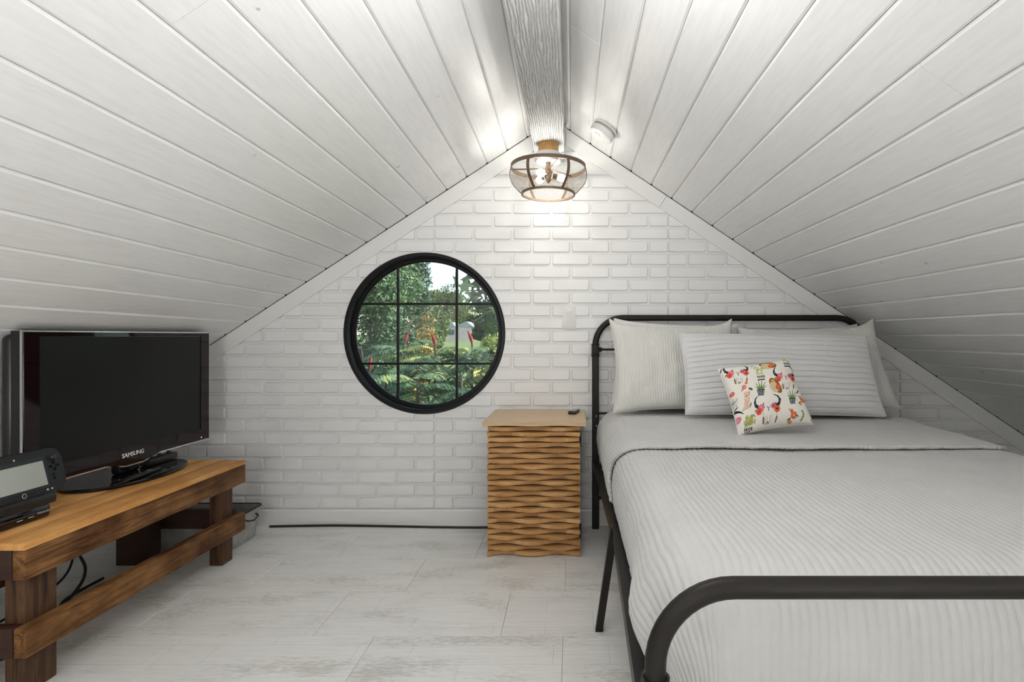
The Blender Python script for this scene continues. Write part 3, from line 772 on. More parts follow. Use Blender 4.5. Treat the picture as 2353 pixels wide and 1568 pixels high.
lathe('power_light', [(.0, 0), (.0032, 0), (.0025, .0015), (.0, .002)], emit('standby_light', (1, .25, .3), 1.5), tv, 12, loc=(.0050, hw - .062, z0 + .018), rot=(0, PI / 2, 0))
# sensor bar lying on the stand base and the black bar behind the neck
sb = empty('sensor_bar', (TVX + .085, 2.17, BZ + .0165), 'slim black sensor bar lying on the television stand base', 'sensor bar', rot=(0, 0, .12))
bm = bmesh.new(); box_bm(bm, (-.011, -.145, 0), (.011, .125, .013), .004, 2); bobj('bar', bm, M_GLOSS, sb, autosm=40)
box('indicator', (-.006, .05, .0128), (.004, .075, .0138), M_CHROME, sb, .0004)
hb = empty('cable_box', (TVX - .03, 2.43, BZ + .0165), 'small black box lying behind the television neck', 'box')
bm = bmesh.new(); box_bm(bm, (-.022, -.085, 0), (.022, .085, .030), .005, 2); bobj('body', bm, M_BLACKP, hb, autosm=40)
for q in range(3): box('clip', (-.006, -.06 + q * .055, .0295), (.006, -.048 + q * .055, .040), M_BLACKP, hb, .001)

# ================================================================== CONSOLE AND GAMEPAD
con = empty('game_console', (-1.69, 1.655, BZ + .001), 'glossy black game console lying flat under the gamepad', 'game console')
bm = bmesh.new(); box_bm(bm, (-.26, -.105, 0), (.0, .098, .046), .014, 4); bobj('body', bm, M_GLOSS, con, autosm=40)
bm = bmesh.new(); box_bm(bm, (-.004, -.09, .024), (.0012, .070, .0252), .0003); bobj('disc_slot', bm, plain('slot_grey', (.12, .12, .12), .3), con)
for y in (-.015, .020): box('front_button', (-.002, y, .0165), (.0016, y + .018, .0185), M_SILVER, con, .0004)
text('maker_lettering', 'Nintendo', .0105, (.0006, .068, .0225), (PI / 2, 0, PI / 2), plain('grey_lettering', (.35, .35, .35), .5), con)
pad = empty('gamepad', (-1.725, 1.690, BZ + .068), 'black handheld gamepad with screen propped on a charging cradle', 'gamepad', rot=(0, 0, 0))
bm = bmesh.new(); box_bm(bm, (-.055, -.085, -.028), (.030, .085, .006), .006, 2); bobj('cradle', bm, M_BLACKP, pad, autosm=40)
pb = empty('pad', (0, 0, 0)); COL.objects.unlink(pb); bpy.data.objects.remove(pb)
TIL = Matrix.Rotation(-math.radians(14), 4, 'Y')      # lean back
PW, PH = .150, .148
def padpt(x, y, z): return TIL @ Vector((x, y, z))
bm = bmesh.new(); outl = []
cr_ = .040
for cy_, cz_, a in ((PW - cr_, .0 + cr_, -PI / 2), (PW - cr_, PH - cr_, 0), (-PW + cr_, PH - cr_, PI / 2), (-PW + cr_, cr_, PI)):
    for k in range(9): t = a + k * PI / 16; outl.append((cy_ + cr_ * math.cos(t), cz_ + cr_ * math.sin(t)))
lay = []
cyz = (0, PH / 2)
for xx, g in ((-.020, .90), (-.012, .985), (.0, 1.0), (.008, .985), (.011, .955)):
    lay.append([bm.verts.new(padpt(xx, cyz[0] + (a - cyz[0]) * (1 - (1 - g) * .5), cyz[1] + (b - cyz[1]) * g)) for a, b in outl])
for A, B in zip(lay, lay[1:]):
    for i in range(len(A)): bm.faces.new((A[i], A[(i + 1) % len(A)], B[(i + 1) % len(A)], B[i]))
bm.faces.new(lay[0][::-1]); bm.faces.new(lay[-1])
bobj('shell', bm, plain('satin_black_plastic', (.014, .013, .012), .30, spec=.35), pad, autosm=30)
def padquad(name, ya, yb, za, zb, x, mat, th=.001):
    bm = bmesh.new(); vs = [bm.verts.new(padpt(xx, a, b)) for xx in (x, x + th) for a, b in ((ya, za), (yb, za), (yb, zb), (ya, zb))]
    for f in ((4, 5, 6, 7), (0, 3, 2, 1), (0, 1, 5, 4), (1, 2, 6, 5), (2, 3, 7, 6), (3, 0, 4, 7)): bm.faces.new([vs[i] for i in f])
    return bobj(name, bm, mat, pad)
padquad('screen_surround', -.086, .086, .020, .122, .0110, M_BLACKP, .0006)
padquad('screen', -.080, .080, .028, .108, .0117, M_PADSCREEN, .0006)
def padbtn(name, y, z, r, h, mat):
    o = lathe(name, [(.0, 0), (r, 0), (r, h * .7), (r * .8, h), (.0, h)], mat, pad, 18, loc=padpt(.0108, y, z)); o.rotation_euler = (0, PI / 2 - math.radians(14), 0); return o
for s in (-1, 1):
    padbtn('stick_well', s * .116, .112, .0150, .0015, M_BLACKP); padbtn('stick', s * .116, .112, .0115, .009, M_BLACKP)
for dy, dz in ((0, .011), (0, -.011), (.0125, 0), (-.0125, 0)): padbtn('face_button', .113 + dy, .083 + dz, .0048, .0035, M_GLOSS)
for dz in (.055, .043): padbtn('menu_button', .106, dz, .0038, .0025, M_GLOSS)
padbtn('home_button', .0, .012, .0075, .0012, M_SILVER); padbtn('home_button_cap', .0, .012, .0062, .0018, M_BLACKP)
padbtn('power_button', .090, .012, .003, .002, M_SILVER); padbtn('tv_button', .075, .012, .003, .002, M_SILVER); padbtn('camera_lens', -.005, .128, .003, .001, M_SILVER)
padquad('direction_pad', -.128, -.100, .079, .087, .0110, M_GLOSS, .004); padquad('direction_pad', -.118, -.110, .069, .097, .0110, M_GLOSS, .004)

# ================================================================== TUB, CABLES
tub = empty('metal_tub', (-1.87, 2.72, 0), 'low galvanized metal tub on the floor behind the bench end', 'tub')
bm = bmesh.new()
def rr(hx, hy, z, r=.03, n=5):
    o = []
    for sx, sy, a in ((1, 1, 0), (-1, 1, PI / 2), (-1, -1, PI), (1, -1, 1.5 * PI)):
        for k in range(n): t = a + k * PI / 2 / (n - 1); o.append(bm.verts.new((sx * (hx - r) + r * math.cos(t), sy * (hy - r) + r * math.sin(t), z)))
    return o
L1 = rr(.225, .10, .002); L2 = rr(.245, .115, .150); L3 = rr(.250, .120, .151); L4 = rr(.250, .120, .157); L5 = rr(.241, .111, .157); L6 = rr(.221, .096, .006)
for A, B in ((L1, L2), (L2, L3), (L3, L4), (L4, L5), (L5, L6)):
    for i in range(len(A)): bm.faces.new((A[i], A[(i + 1) % len(A)], B[(i + 1) % len(A)], B[i]))
bm.faces.new(L1[::-1]); bm.faces.new(L6); tb = bobj('body', bm, M_GALV, tub, autosm=40)
bm = bmesh.new(); L = []
def rim_pts(): 
    o = []
    for sx, sy, a in ((1, 1, 0), (-1, 1, PI / 2), (-1, -1, PI), (1, -1, 1.5 * PI)):
        for k in range(5): t = a + k * PI / 8; o.append(Vector((sx * .216 + .031 * math.cos(t), sy * .086 + .031 * math.sin(t), .158)))
    return o
rp = rim_pts(); tube_bm(bm, rp + [rp[0]], .005, 8, False); bobj('rim', bm, M_DARKIN, tub, smooth=True)
for s in (-1, 1):
    bm = bmesh.new(); tube_bm(bm, [(s * .246, -.05, .128), (s * .262, -.045, .120), (s * .268, 0, .110), (s * .262, .045, .120), (s * .246, .05, .128)], .004, 8); bobj('handle', bm, M_DARKIN, tub, smooth=True)
def cable(name, pts, r, label, mat=M_CABLE, sub=8, group=None):
    pts = [Vector(p) for p in pts]; out = []
    for i in range(len(pts) - 1):
        p0, p1, p2, p3 = pts[max(i - 1, 0)], pts[i], pts[i + 1], pts[min(i + 2, len(pts) - 1)]
        for k in range(sub):
            t = k / sub; out.append(.5 * ((2 * p1) + (p2 - p0) * t + (2 * p0 - 5 * p1 + 4 * p2 - p3) * t * t + (3 * p1 - p0 - 3 * p2 + p3) * t ** 3))
    out.append(pts[-1]); o = tube(name, out, r, mat, None, 8); return tag(o, label, 'cable', group)
cable('power_cable', [(-1.64, 2.925, .006), (-1.3, 2.94, .0062), (-1.0, 2.93, .0058), (-.7, 2.915, .006), (-.45, 2.912, .006), (-.36, 2.93, .006)], .0058, 'black cable lying on the floor along the white baseboard')
cable('power_cable', [(-2.0, 2.30, .006), (-1.98, 2.1, .006), (-1.86, 1.95, .006), (-1.80, 1.80, .006), (-1.88, 1.62, .006)], .0058, 'thick black cable curling on the floor under the bench')
cable('power_cable', [(-2.25, 2.55, .30), (-2.2, 2.40, .12), (-2.05, 2.27, .060), (-1.93, 2.10, .05), (-1.90, 1.95, .0215), (-1.93, 1.78, .0185), (-2.0, 1.66, .0185)], .0058, 'sagging black cable hanging behind and under the bench')
cable('power_cable', [(-2.26, 2.48, .36), (-2.19, 2.36, .16), (-2.08, 2.24, .095), (-1.98, 2.06, .08), (-1.96, 1.85, .060), (-2.02, 1.72, .040)], .0045, 'thin black cable topmost of the tangle under the bench')

# ================================================================== BED
HX0, HX1, HY, FY = .130, 1.585, 2.915, .835
bed = empty('metal_bed', (HX0, HY, 0), 'dark bronze tubular metal bed frame with rounded headboard and footboard', 'bed')
bo2 = Vector((HX0, HY, 0))
def bp(*p): return Vector(p) - bo2
def arch(x0, x1, y, ztop, zbot, r):
    pts = [bp(x0, y, zbot), bp(x0, y, (zbot + ztop - r) / 2)]
    for k in range(13): a = PI - k * PI / 24; pts.append(bp(x0 + r + r * math.cos(a), y, ztop - r + r * math.sin(a)))
    for k in range(1, 8): pts.append(bp(x0 + r + (x1 - x0 - 2 * r) * k / 8, y, ztop))
    for k in range(13): a = PI / 2 - k * PI / 24; pts.append(bp(x1 - r + r * math.cos(a), y, ztop - r + r * math.sin(a)))
    pts += [bp(x1, y, (zbot + ztop - r) / 2), bp(x1, y, zbot)]
    return pts
hb_ = tube('headboard', arch(HX0, HX1, HY, 1.139, .985, .150), .0168, M_BEDM, bed, 20)
fb_ = tube('footboard', arch(HX0, HX1, FY, .650, .49, .122), .0168, M_BEDM, bed, 24)
def collar(x, y, z, h, par):
    m = bp(x, y, z)
    box('collar', m - Vector((.0205, .0205, h / 2)), m + Vector((.0205, .0205, h / 2)), M_BEDM, par, .006, 2)
    for s in (-1, 1): lathe('collar_ring', [(.019, -.003), (.0235, -.003), (.0235, .003), (.019, .003)], M_BEDM, par, 20, loc=m + Vector((0, 0, s * (h / 2 + .003))), close=True)
for x in (HX0, HX1):
    box('post', bp(x - .018, HY - .018, 0), bp(x + .018, HY + .018, .945), M_BEDM, bed, .003)
    collar(x, HY, .965, .055, hb_)
    box('post', bp(x - .017, FY - .017, 0), bp(x + .017, FY + .017, .48), M_BEDM, bed, .003); 
    m = bp(x, FY, .492)
    lathe('collar', [(.018, -.022), (.0225, -.022), (.0225, -.012), (.020, -.010), (.020, .010), (.0225, .012), (.0225, .020), (.018, .020)], M_BEDM, fb_, 24, loc=m, close=True)
for z in (.968, .622, .165):
    tube('crossbar', [bp(HX0 + .018, HY, z), bp(HX1 - .018, HY, z)], .0062 if z > .5 else .009, M_BEDM, bed, 10)
lathe('knob', [(.0, -.012), (.008, -.010), (.0125, -.004), (.0125, .004), (.008, .010), (.0, .012)], M_BEDM, bed, 16, loc=bp(HX0 + .026, HY, .968), rot=(0, PI / 2, 0))
for z in (.61, .558):
    lathe('bolt_hole', [(.0, 0), (.0035, 0), (.003, .001), (.0, .0015)], plain('bright_screw', (.8, .8, .8), .3, .8), bed, 10, loc=bp(HX0 + .004, HY - .0182, z), rot=(PI / 2, 0, 0))
tube('crossbar', [bp(HX0 + .017, FY, .30), bp(HX1 - .017, FY, .30)], .009, M_BEDM, bed, 10)
# side rails in two lengths, bowed at the middle joint
ZR_ = .374
def rail(x0, y0, x1, y1, s):
    bm = bmesh.new(); wd, ht, th = .030 * s, .042, .003
    prof = [(0, 0), (wd, 0), (wd, -th), (th * s, -th), (th * s, -ht), (0, -ht)]
    A = [bm.verts.new(bp(x0 + a, y0, ZR_ + b)) for a, b in prof]; B = [bm.verts.new(bp(x1 + a, y1, ZR_ + b)) for a, b in prof]
    bm.faces.new(A); bm.faces.new(B[::-1])
    for i in range(6): bm.faces.new((A[i], A[(i + 1) % 6], B[(i + 1) % 6], B[i]))
    bobj('side_rail', bm, M_BEDM, bed)
YM = 1.868
rail(.115, HY - .018, .143, YM + .001, 1); rail(.143, YM - .001, .118, FY + .017, 1)
rail(HX1 + .017, HY - .018, HX1 - .012, YM + .001, -1); rail(HX1 - .012, YM - .001, HX1 + .015, FY + .017, -1)
for s, x in ((1, .143), (-1, HX1 - .012)):
    bm = bmesh.new()
    tp = bp(x + .004 * s, YM - .004, ZR_ - .003); bt = bp(x - .046 * s, YM + .035, 0)
    v = []
    for p_, h_ in ((bt, .0125), (tp, .0125)):
        v.append([bm.verts.new(p_ + Vector((a * h_, b * h_, 0))) for a, b in ((-1, -1), (1, -1), (1, 1), (-1, 1))])
    for i in range(4): bm.faces.new((v[0][i], v[0][(i + 1) % 4], v[1][(i + 1) % 4], v[1][i]))
    bm.faces.new(v[0][::-1]); bm.faces.new(v[1]); bobj('middle_leg', bm, M_BEDM, bed)
    for yy in (YM + .02, YM + .055): lathe('bolt', [(.0, 0), (.006, 0), (.005, .003), (.0, .0035)], M_BLACKM, bed, 12, loc=bp(x + .014 * s, yy, ZR_))
for i in range(15):
    y = .95 + i * .135
    box('slat', bp(HX0 + .022, y - .02, ZR_ - .028), bp(HX1 - .022, y + .02, ZR_ - .008), M_BEDM, bed, .002)

# mattress
MX0, MX1, MY0, MY1, MZ0, MZ1 = .200, 1.535, .950, 2.885, ZR_ + .002, .618
bm = bmesh.new(); box_bm(bm, (MX0, MY0, MZ0), (MX1, MY1, MZ1), .045, 4)
mt = bobj('mattress', bm, M_MATT, None, autosm=60); tag(mt, 'thick mattress hidden under the ivory quilt on the metal bed', 'mattress')
# quilt: a draped sheet of ribs
def drape(A, B, x0, x1, yf, top, r, lift, rib_amp, rib_w, seed, puff=0.0):
    """A: arc position across (0 at left top edge, negative = hanging on the left side), B: distance toward the head measured from the foot edge, negative = hanging at the foot"""
    ux = np.maximum(-A, 0); uxr = np.maximum(A - (x1 - x0), 0); uy = np.maximum(-B, 0)
    sx = np.where(uxr > 0, 1.0, -1.0); um = np.maximum(ux, uxr); u = np.hypot(um, uy); R = r + lift
    q = R * PI / 2
    out = np.where(u < q, R * np.sin(u / R), R + 0.0 * u); down = np.where(u < q, R * (1 - np.cos(u / R)), R + (u - q))
    cx = np.where(u > 1e-9, um / np.maximum(u, 1e-9), 0); cy = np.where(u > 1e-9, uy / np.maximum(u, 1e-9), 0)
    # rounded plan corner squared off a little
    X = x0 + np.clip(A, 0, x1 - x0) + sx * out * cx; Y = yf + np.maximum(B, 0) - out * cy; Z = top + lift - down
    ang = np.minimum(u / R, PI / 2)
    nx, ny, nz = sx * np.sin(ang) * cx, -np.sin(ang) * cy, np.cos(ang)
    wob = .006 * vnoise(A * 7, B * 11, seed) + .0030 * vnoise(A * 30, B * 34, seed + 1)
    ph = (A + wob) / rib_w
    rib = rib_amp * (np.abs(np.sin(PI * ph)) ** .7) + .0028 * vnoise(A * 9, B * 7, seed + 2) + .0011 * vnoise(A * 50, B * 55, seed + 4, 3)
    swell = .012 * np.exp(-((u - .20) / .08) ** 2) * (u > 0)
    swell = swell + .034 * np.exp(-((B - .10) / .13) ** 2) * np.exp(-((u - .215) / .075) ** 2) * (A < 0) * puff
    d = rib + swell
    return np.stack([X + nx * d, Y + ny * d, Z + nz * d], -1)
QX0, QX1, QYF, QTOP = .252, 1.485, 1.00, .628
qw = QX1 - QX0
a = np.linspace(-.30, qw + .26, 760); b = np.concatenate([np.linspace(-.33, .0, 110), np.linspace(.004, 1.72, 170)])
A, B = np.meshgrid(a, b, indexing='ij')
# the hanging corner is gathered: pull the corner in
corner = (np.maximum(-A, 0) * np.maximum(-B, 0))
sh = 1 - np.clip(np.hypot(np.maximum(-A, 0), np.maximum(-B, 0)) - .30, 0, .2) * 1.6
A2 = np.where((A < 0) & (B < 0), A * sh, A); B2 = np.where((A < 0) & (B < 0), B * sh, B)
QV = drape(A2, B2, QX0, QX1, QYF, QTOP, .075, .012, .0024, .0168, 3, 1.0)
quilt = empty('quilt', (QX0, QYF, 0), 'ribbed ivory cotton quilt spread over the bed', 'quilt')
qo = np.array([QX0, QYF, 0])
npobj('cover', (QV - qo).reshape(-1, 3), grid_faces(*A.shape, flip=True), M_QUILT, quilt)
# turned-back upper part with a corded edge
a = np.linspace(-.285, qw + .25, 620); tt = np.linspace(0, 1, 110)
def edge_b(a): 
    s = np.maximum(-a, 0) + np.maximum(a - qw, 0); return .875 + .13 * (1 - np.exp(-(s / .11) ** 2)) + .008 * np.sin(a * 7)
Aa, Tt = np.meshgrid(a, tt, indexing='ij'); Eb = edge_b(Aa); Bb = Eb + Tt * (1.80 - Eb)
FV = drape(Aa, Bb, QX0, QX1, QYF, QTOP, .075, .032, .0020, .0125, 9)
hump = .010 * np.exp(-((Bb - 1.42) / .10) ** 2)
FV[..., 2] += hump * (Aa > -.02)
# roll the front edge down onto the cover
roll = np.exp(-Tt * 60)
base = drape(Aa, Bb, QX0, QX1, QYF, QTOP, .075, .017, .0020, .0125, 9)
FV = FV * (1 - roll[..., None] * .9) + base * roll[..., None] * .9
npobj('turned_back_fold', (FV - qo).reshape(-1, 3), grid_faces(*Aa.shape, flip=True), M_QUILT, quilt)
cl_ = drape(a, edge_b(a), QX0, QX1, QYF, QTOP, .075, .026, 0.0, .0125, 9) - qo
dl = np.r_[0, np.cumsum(np.linalg.norm(np.diff(cl_, axis=0), axis=1))]; ss = np.linspace(0, dl[-1], 1400)
cl2 = np.stack([np.interp(ss, dl, cl_[:, i]) for i in range(3)], -1)
bm = bmesh.new(); tube_bm(bm, [Vector(p) for p in cl2], list(.0062 + .0016 * np.abs(np.sin(ss / .0085 * PI / 2))), 8); bobj('corded_edge', bm, M_QUILT, quilt, smooth=True)
# sheet fold at the head
sa = np.linspace(-.20, qw + .20, 160); sbv = np.linspace(1.66, 1.885, 40); SA, SB = np.meshgrid(sa, sbv, indexing='ij')
SV = drape(SA, SB, QX0, QX1, QYF, QTOP, .075, .006, 0, .02, 21); SV[..., 2] += .006 * vnoise(SA * 10, SB * 22, 5) + .010 * np.exp(-((SA + .02) / .06) ** 2)
npobj('bed_sheet', SV.reshape(-1, 3), grid_faces(*SA.shape, flip=True), M_SHEET)
tag(bpy.data.objects['bed_sheet'], 'smooth white bed sheet showing between the pillows and the quilt', 'sheet')

# ---- pillows
def pillow(name, w_, h_, t_, loc, lean, roll, yaw, mat, label, n=120, m=120, rib=None, pinch=.06, seed=1, group=None, slump=0.0, power=.42, wr=.006, flange=0, colors=None, ear=0):
    u, v = np.meshgrid(np.linspace(-1, 1, n), np.linspace(-1, 1, m), indexing='ij')
    px = 1 - pinch * (1 - v ** 2) ; py = 1 - pinch * (1 - u ** 2)
    X = w_ / 2 * u * px; Y = h_ / 2 * v * py
    fu = np.clip(1 - np.abs(u) ** 2.4, 0, 1); fv = np.clip(1 - np.abs(v) ** 2.4, 0, 1)
    T = t_ / 2 * (fu * fv) ** power
    T = T * (1 - slump * v * .6)
    Y = Y + ear * (np.abs(u) ** 6) * (v > 0) * v ** 2
    wrk = wr * vnoise(u * 3.2, v * 3.2, seed) * (fu * fv) ** .3 + wr * .5 * vnoise(u * 9, v * 7, seed + 1) * (fu * fv) ** .3
    r = 0
    if rib: r = rib(u, v, X, Y) * np.clip((fu * fv) * 6, 0, 1)
    Zf = T + wrk + r; Zb = -T + wrk * .5
    loc_ = Vector(loc); root = empty(name, loc_, label, 'pillow', group)
    R = Matrix.Rotation(yaw, 3, 'Z') @ Matrix.Rotation(PI / 2 - lean, 3, 'X') @ Matrix.Rotation(roll, 3, 'Z')
    R = np.array(R)
    Vf = np.stack([X, Y, Zf], -1).reshape(-1, 3) @ R.T; Vb = np.stack([X, Y, Zb], -1).reshape(-1, 3) @ R.T
    attrs = None
    if colors is not None:
        cf = np.concatenate([colors(u, v).reshape(-1, 4), np.tile((.8, .76, .70, 1), (n * m, 1))]); attrs = {'print': ('POINT', 'FLOAT_COLOR', cf)}
    npobj('case', np.concatenate([Vf, Vb]), np.concatenate([grid_faces(n, m), grid_faces(n, m, n * m, True)]), mat, root, attrs=attrs)
    e = np.r_[np.arange(n) * m, (n - 1) * m + np.arange(1, m), (np.arange(n - 2, -1, -1)) * m + m - 1, np.arange(m - 2, 0, -1)]
    bm = bmesh.new(); pts = [Vector(Vf[i]) for i in e]; pts = pts[::2] + [pts[0]]
    tube_bm(bm, pts, flange or .0022, 6, False); bobj('piping', bm, mat if colors is None else M_SHEET, root, smooth=True)
    return root
vrib = lambda w_: (lambda u, v, X, Y: .0036 * np.abs(np.sin(PI * (X + .003 * np.sin(Y * 40) + .0015 * np.sin(Y * 130 + X * 20)) / w_)) ** .8 - .001)
hrib = lambda w_: (lambda u, v, X, Y: -.0080 * np.exp(-((((Y + .003 * np.sin(X * 9) + .0012 * np.sin(X * 31)) / w_) % 1 - .5) / .085) ** 2) + .0014 * np.sin(X * 190 + 3 * np.sin(Y * 60)) * np.exp(-(((Y / w_) % 1 - .5) / .25) ** 2) * (v > .2))
ZP = QTOP + .018
# plain pillows against the headboard
pillow('plain_pillow', .66, .455, .15, (.545, 2.81, ZP + .245), .26, -.05, 0, M_SHEET, 'plain white pillow standing behind the left ribbed sham', seed=11, wr=.012, ear=.01)
pillow('plain_pillow', .64, .425, .15, (1.21, 2.81, ZP + .235), .26, .03, 0, M_SHEET, 'plain white pillow standing behind the right ribbed sham', seed=14, wr=.014, ear=.01)
pillow('sham_pillow', .63, .45, .15, (.510, 2.655, ZP + .240), .36, .0, .04, M_SHAM, 'ivory ribbed pillow sham at the left, nearest the nightstand', 260, 120, vrib(.0125), .085, 2, wr=.010, ear=.035)
pillow('sham_pillow', .60, .44, .15, (1.252, 2.645, ZP + .224), .38, .10, -.05, M_SHAM, 'ivory ribbed pillow sham at the right, under the sloping ceiling', 260, 120, vrib(.0125), .085, 5, wr=.010, ear=.03)
pillow('quilted_pillow', .89, .395, .16, (.955, 2.475, ZP + .222), .42, -.01, 0, M_GREY, 'long pale grey pillow with horizontal quilted rows', 200, 260, hrib(.0262), .03, 8, wr=.007, flange=.0035)

# small printed pillow: the flat print is drawn on the front of the case
CR, CG, CBk = (.62, .03, .02), (.10, .22, .05), (.012, .014, .02)
def print_colors(u, v):
    s = (u + 1) / 2; t = (1 - v) / 2
    TLc, TRc, BRc, BLc = np.array((165, 250)), np.array((1545, 145)), np.array((1975, 1400)), np.array((535, 1465))
    px = (1 - s) * (1 - t) * TLc[0] + s * (1 - t) * TRc[0] + s * t * BRc[0] + (1 - s) * t * BLc[0]
    py = (1 - s) * (1 - t) * TLc[1] + s * (1 - t) * TRc[1] + s * t * BRc[1] + (1 - s) * t * BLc[1]
    C = np.ones(u.shape + (4,)); C[..., :3] = (.80, .765, .70)
    r = np.random.default_rng(3)
    def put(mask, col): C[mask, :3] = col
    def ell(cx, cy, rx, ry, col, rot=0):
        a = math.radians(rot); dx, dy = px - cx, py - cy; x = dx * math.cos(a) + dy * math.sin(a); y = -dx * math.sin(a) + dy * math.cos(a)
        put((x / rx) ** 2 + (y / ry) ** 2 < 1, col)
    def stroke(pts, w0, w1, col):
        n = len(pts) - 1
        for i in range(n):
            (x0, y0), (x1, y1) = pts[i], pts[i + 1]; L2 = (x1 - x0) ** 2 + (y1 - y0) ** 2 + 1e-6
            k = np.clip(((px - x0) * (x1 - x0) + (py - y0) * (y1 - y0)) / L2, 0, 1); wd = w0 + (w1 - w0) * (i + k) / n
            put((px - x0 - k * (x1 - x0)) ** 2 + (py - y0 - k * (y1 - y0)) ** 2 < wd ** 2, col)
    def arc(cx, cy, R, a0, a1, w0, w1, col, sy=1):
        stroke([(cx + R * math.cos(math.radians(a)), cy + sy * R * math.sin(math.radians(a))) for a in np.linspace(a0, a1, 12)], w0, w1, col)
    def flower(cx, cy, R, col, core):
        for k in range(7): a = k * 2 * PI / 7; ell(cx + R * .6 * math.cos(a), cy + R * .6 * math.sin(a), R * .48, R * .40, tuple(c_ * r.uniform(.75, 1.2) for c_ in col), math.degrees(a))
        ell(cx, cy, R * .30, R * .30, core)
    def feather(x, y, L, ang, col=(.10, .045, .02)):
        a = math.radians(ang); x1, y1 = x + L * math.sin(a), y + L * math.cos(a)
        stroke([(x - 12, y - L * .9), (x, y)], 3, 3, (.25, .13, .06)); ell((x + x1) / 2, (y + y1) / 2, L * .16, L * .55, col, -ang); ell((x + x1) / 2, (y + y1) / 2, L * .06, L * .35, (.45, .30, .18), -ang)
    def skull(cx, cy, k=1.0):
        ink = (.030, .032, .040)
        stroke([(cx - 205 * k, cy - 205 * k), (cx - 250 * k, cy - 150 * k), (cx - 262 * k, cy - 90 * k), (cx - 235 * k, cy - 30 * k), (cx - 175 * k, cy + 5 * k)], 5, 34 * k, ink)
        stroke([(cx + 100 * k, cy - 205 * k), (cx + 185 * k, cy - 170 * k), (cx + 235 * k, cy - 100 * k), (cx + 215 * k, cy - 30 * k), (cx + 150 * k, cy + 0 * k)], 5, 34 * k, ink)
        stroke([(cx - 245 * k, cy - 130 * k), (cx - 240 * k, cy - 60 * k)], 5, 9, (.16, .16, .17)); stroke([(cx + 205 * k, cy - 140 * k), (cx + 215 * k, cy - 70 * k)], 5, 9, (.16, .16, .17))
        flower(cx - 130 * k, cy + 10 * k, 62 * k, (.72, .22, .30), (.62, .35, .30)); flower(cx - 170 * k, cy + 70 * k, 58 * k, (.72, .10, .06), (.55, .05, .03))
        flower(cx + 110 * k, cy + 0 * k, 55 * k, (.68, .16, .30), (.3, .02, .04)); flower(cx + 180 * k, cy + 55 * k, 62 * k, (.72, .13, .05), (.10, .01, .01))
        for dx, dy in ((-95, -50), (150, -45), (-240, 55)): ell(cx + dx * k, cy + dy * k, 10, 26, (.10, .10, .06), 25)
        feather(cx - 80 * k, cy + 170 * k, 110 * k, 12); feather(cx + 190 * k, cy + 175 * k, 100 * k, -14)
        stroke([(cx - 25, cy + 5), (cx + 5, cy + 35), (cx + 35, cy)], 5, 5, ink); stroke([(cx + 5, cy + 35), (cx + 10, cy + 70)], 5, 9, ink)
        for dx in (-45, -10, 45, 75): stroke([(cx + dx, cy + 150 * k), (cx + dx * .7 + 15, cy + 270 * k)], 3, 4, (.35, .31, .27))
        stroke([(cx - 5, cy + 285 * k), (cx + 15, cy + 250 * k), (cx + 40, cy + 280 * k)], 7, 6, (.06, .05, .05))
    def cactus(cx, cy, k=1.0):
        for a, L in ((-62, 130), (-38, 165), (-14, 190), (10, 185), (34, 170), (60, 130)):
            x1, y1 = cx + L * k * math.sin(math.radians(a)), cy - L * k * math.cos(math.radians(a))
            stroke([(cx + a * .5, cy), ((cx + a * .5 + x1) / 2, (cy + y1) / 2), (x1, y1)], 17 * k, 3, (.20, .30, .08)); stroke([(cx + a * .5, cy), (x1, y1)], 4, 2, (.05, .12, .04))
        m = (np.abs(px - cx) < (82 - (py - cy) * .20) * k) & (py > cy) & (py < cy + 120 * k); put(m, (.025, .035, .06))
        for i in range(4):
            for j in range(4): ell(cx - 56 * k + j * 38 * k, cy + 28 * k + i * 27 * k, 11 * k, 8 * k, (.72, .72, .70))
    def hat(cx, cy, rot, k=1.0):
        ell(cx, cy, 180 * k, 88 * k, (.30, .125, .025), rot); ell(cx - 12 * k, cy - 10 * k, 135 * k, 48 * k, (.50, .27, .07), rot); ell(cx - 35 * k, cy + 35 * k, 115 * k, 72 * k, (.66, .52, .33), rot)
        for i in range(7): a = math.radians(rot); q = (i - 3) * 34 * k; ell(cx + q * math.cos(a) + 12, cy + q * math.sin(a) - 24, 12, 20, (.74, .62, .30), rot + 30)
        flower(cx + 50 * k, cy + 30 * k, 52 * k, (.70, .12, .05), (.75, .45, .15))
    def boot(cx, cy):
        m = (px > cx - 50) & (px < cx + 60) & (py > cy - 110) & (py < cy + 110); put(m & (np.abs(px - cx - 8 - (py - cy) * .12) < 55), (.74, .56, .42))
        stroke([(cx + 20, cy + 130), (cx - 60, cy + 185)], 48, 16, (.74, .56, .42)); stroke([(cx + 75, cy + 150), (cx + 85, cy + 110)], 13, 13, (.22, .17, .14)); stroke([(cx - 75, cy + 205), (cx + 70, cy + 165)], 5, 6, (.35, .25, .18))
        for _ in range(34): ell(cx + r.uniform(-45, 60), cy + r.uniform(-100, 150), 9, 6, (.50, .20, .12), r.uniform(0, 180))
        flower(cx - 40, cy - 200, 42, (.72, .20, .12), (.75, .5, .4)); flower(cx + 5, cy - 275, 30, (.70, .25, .10), (.6, .1, .05)); ell(cx + 80, cy - 150, 45, 22, (.09, .14, .06), 25); ell(cx - 75, cy - 150, 30, 14, (.55, .25, .30), -40)
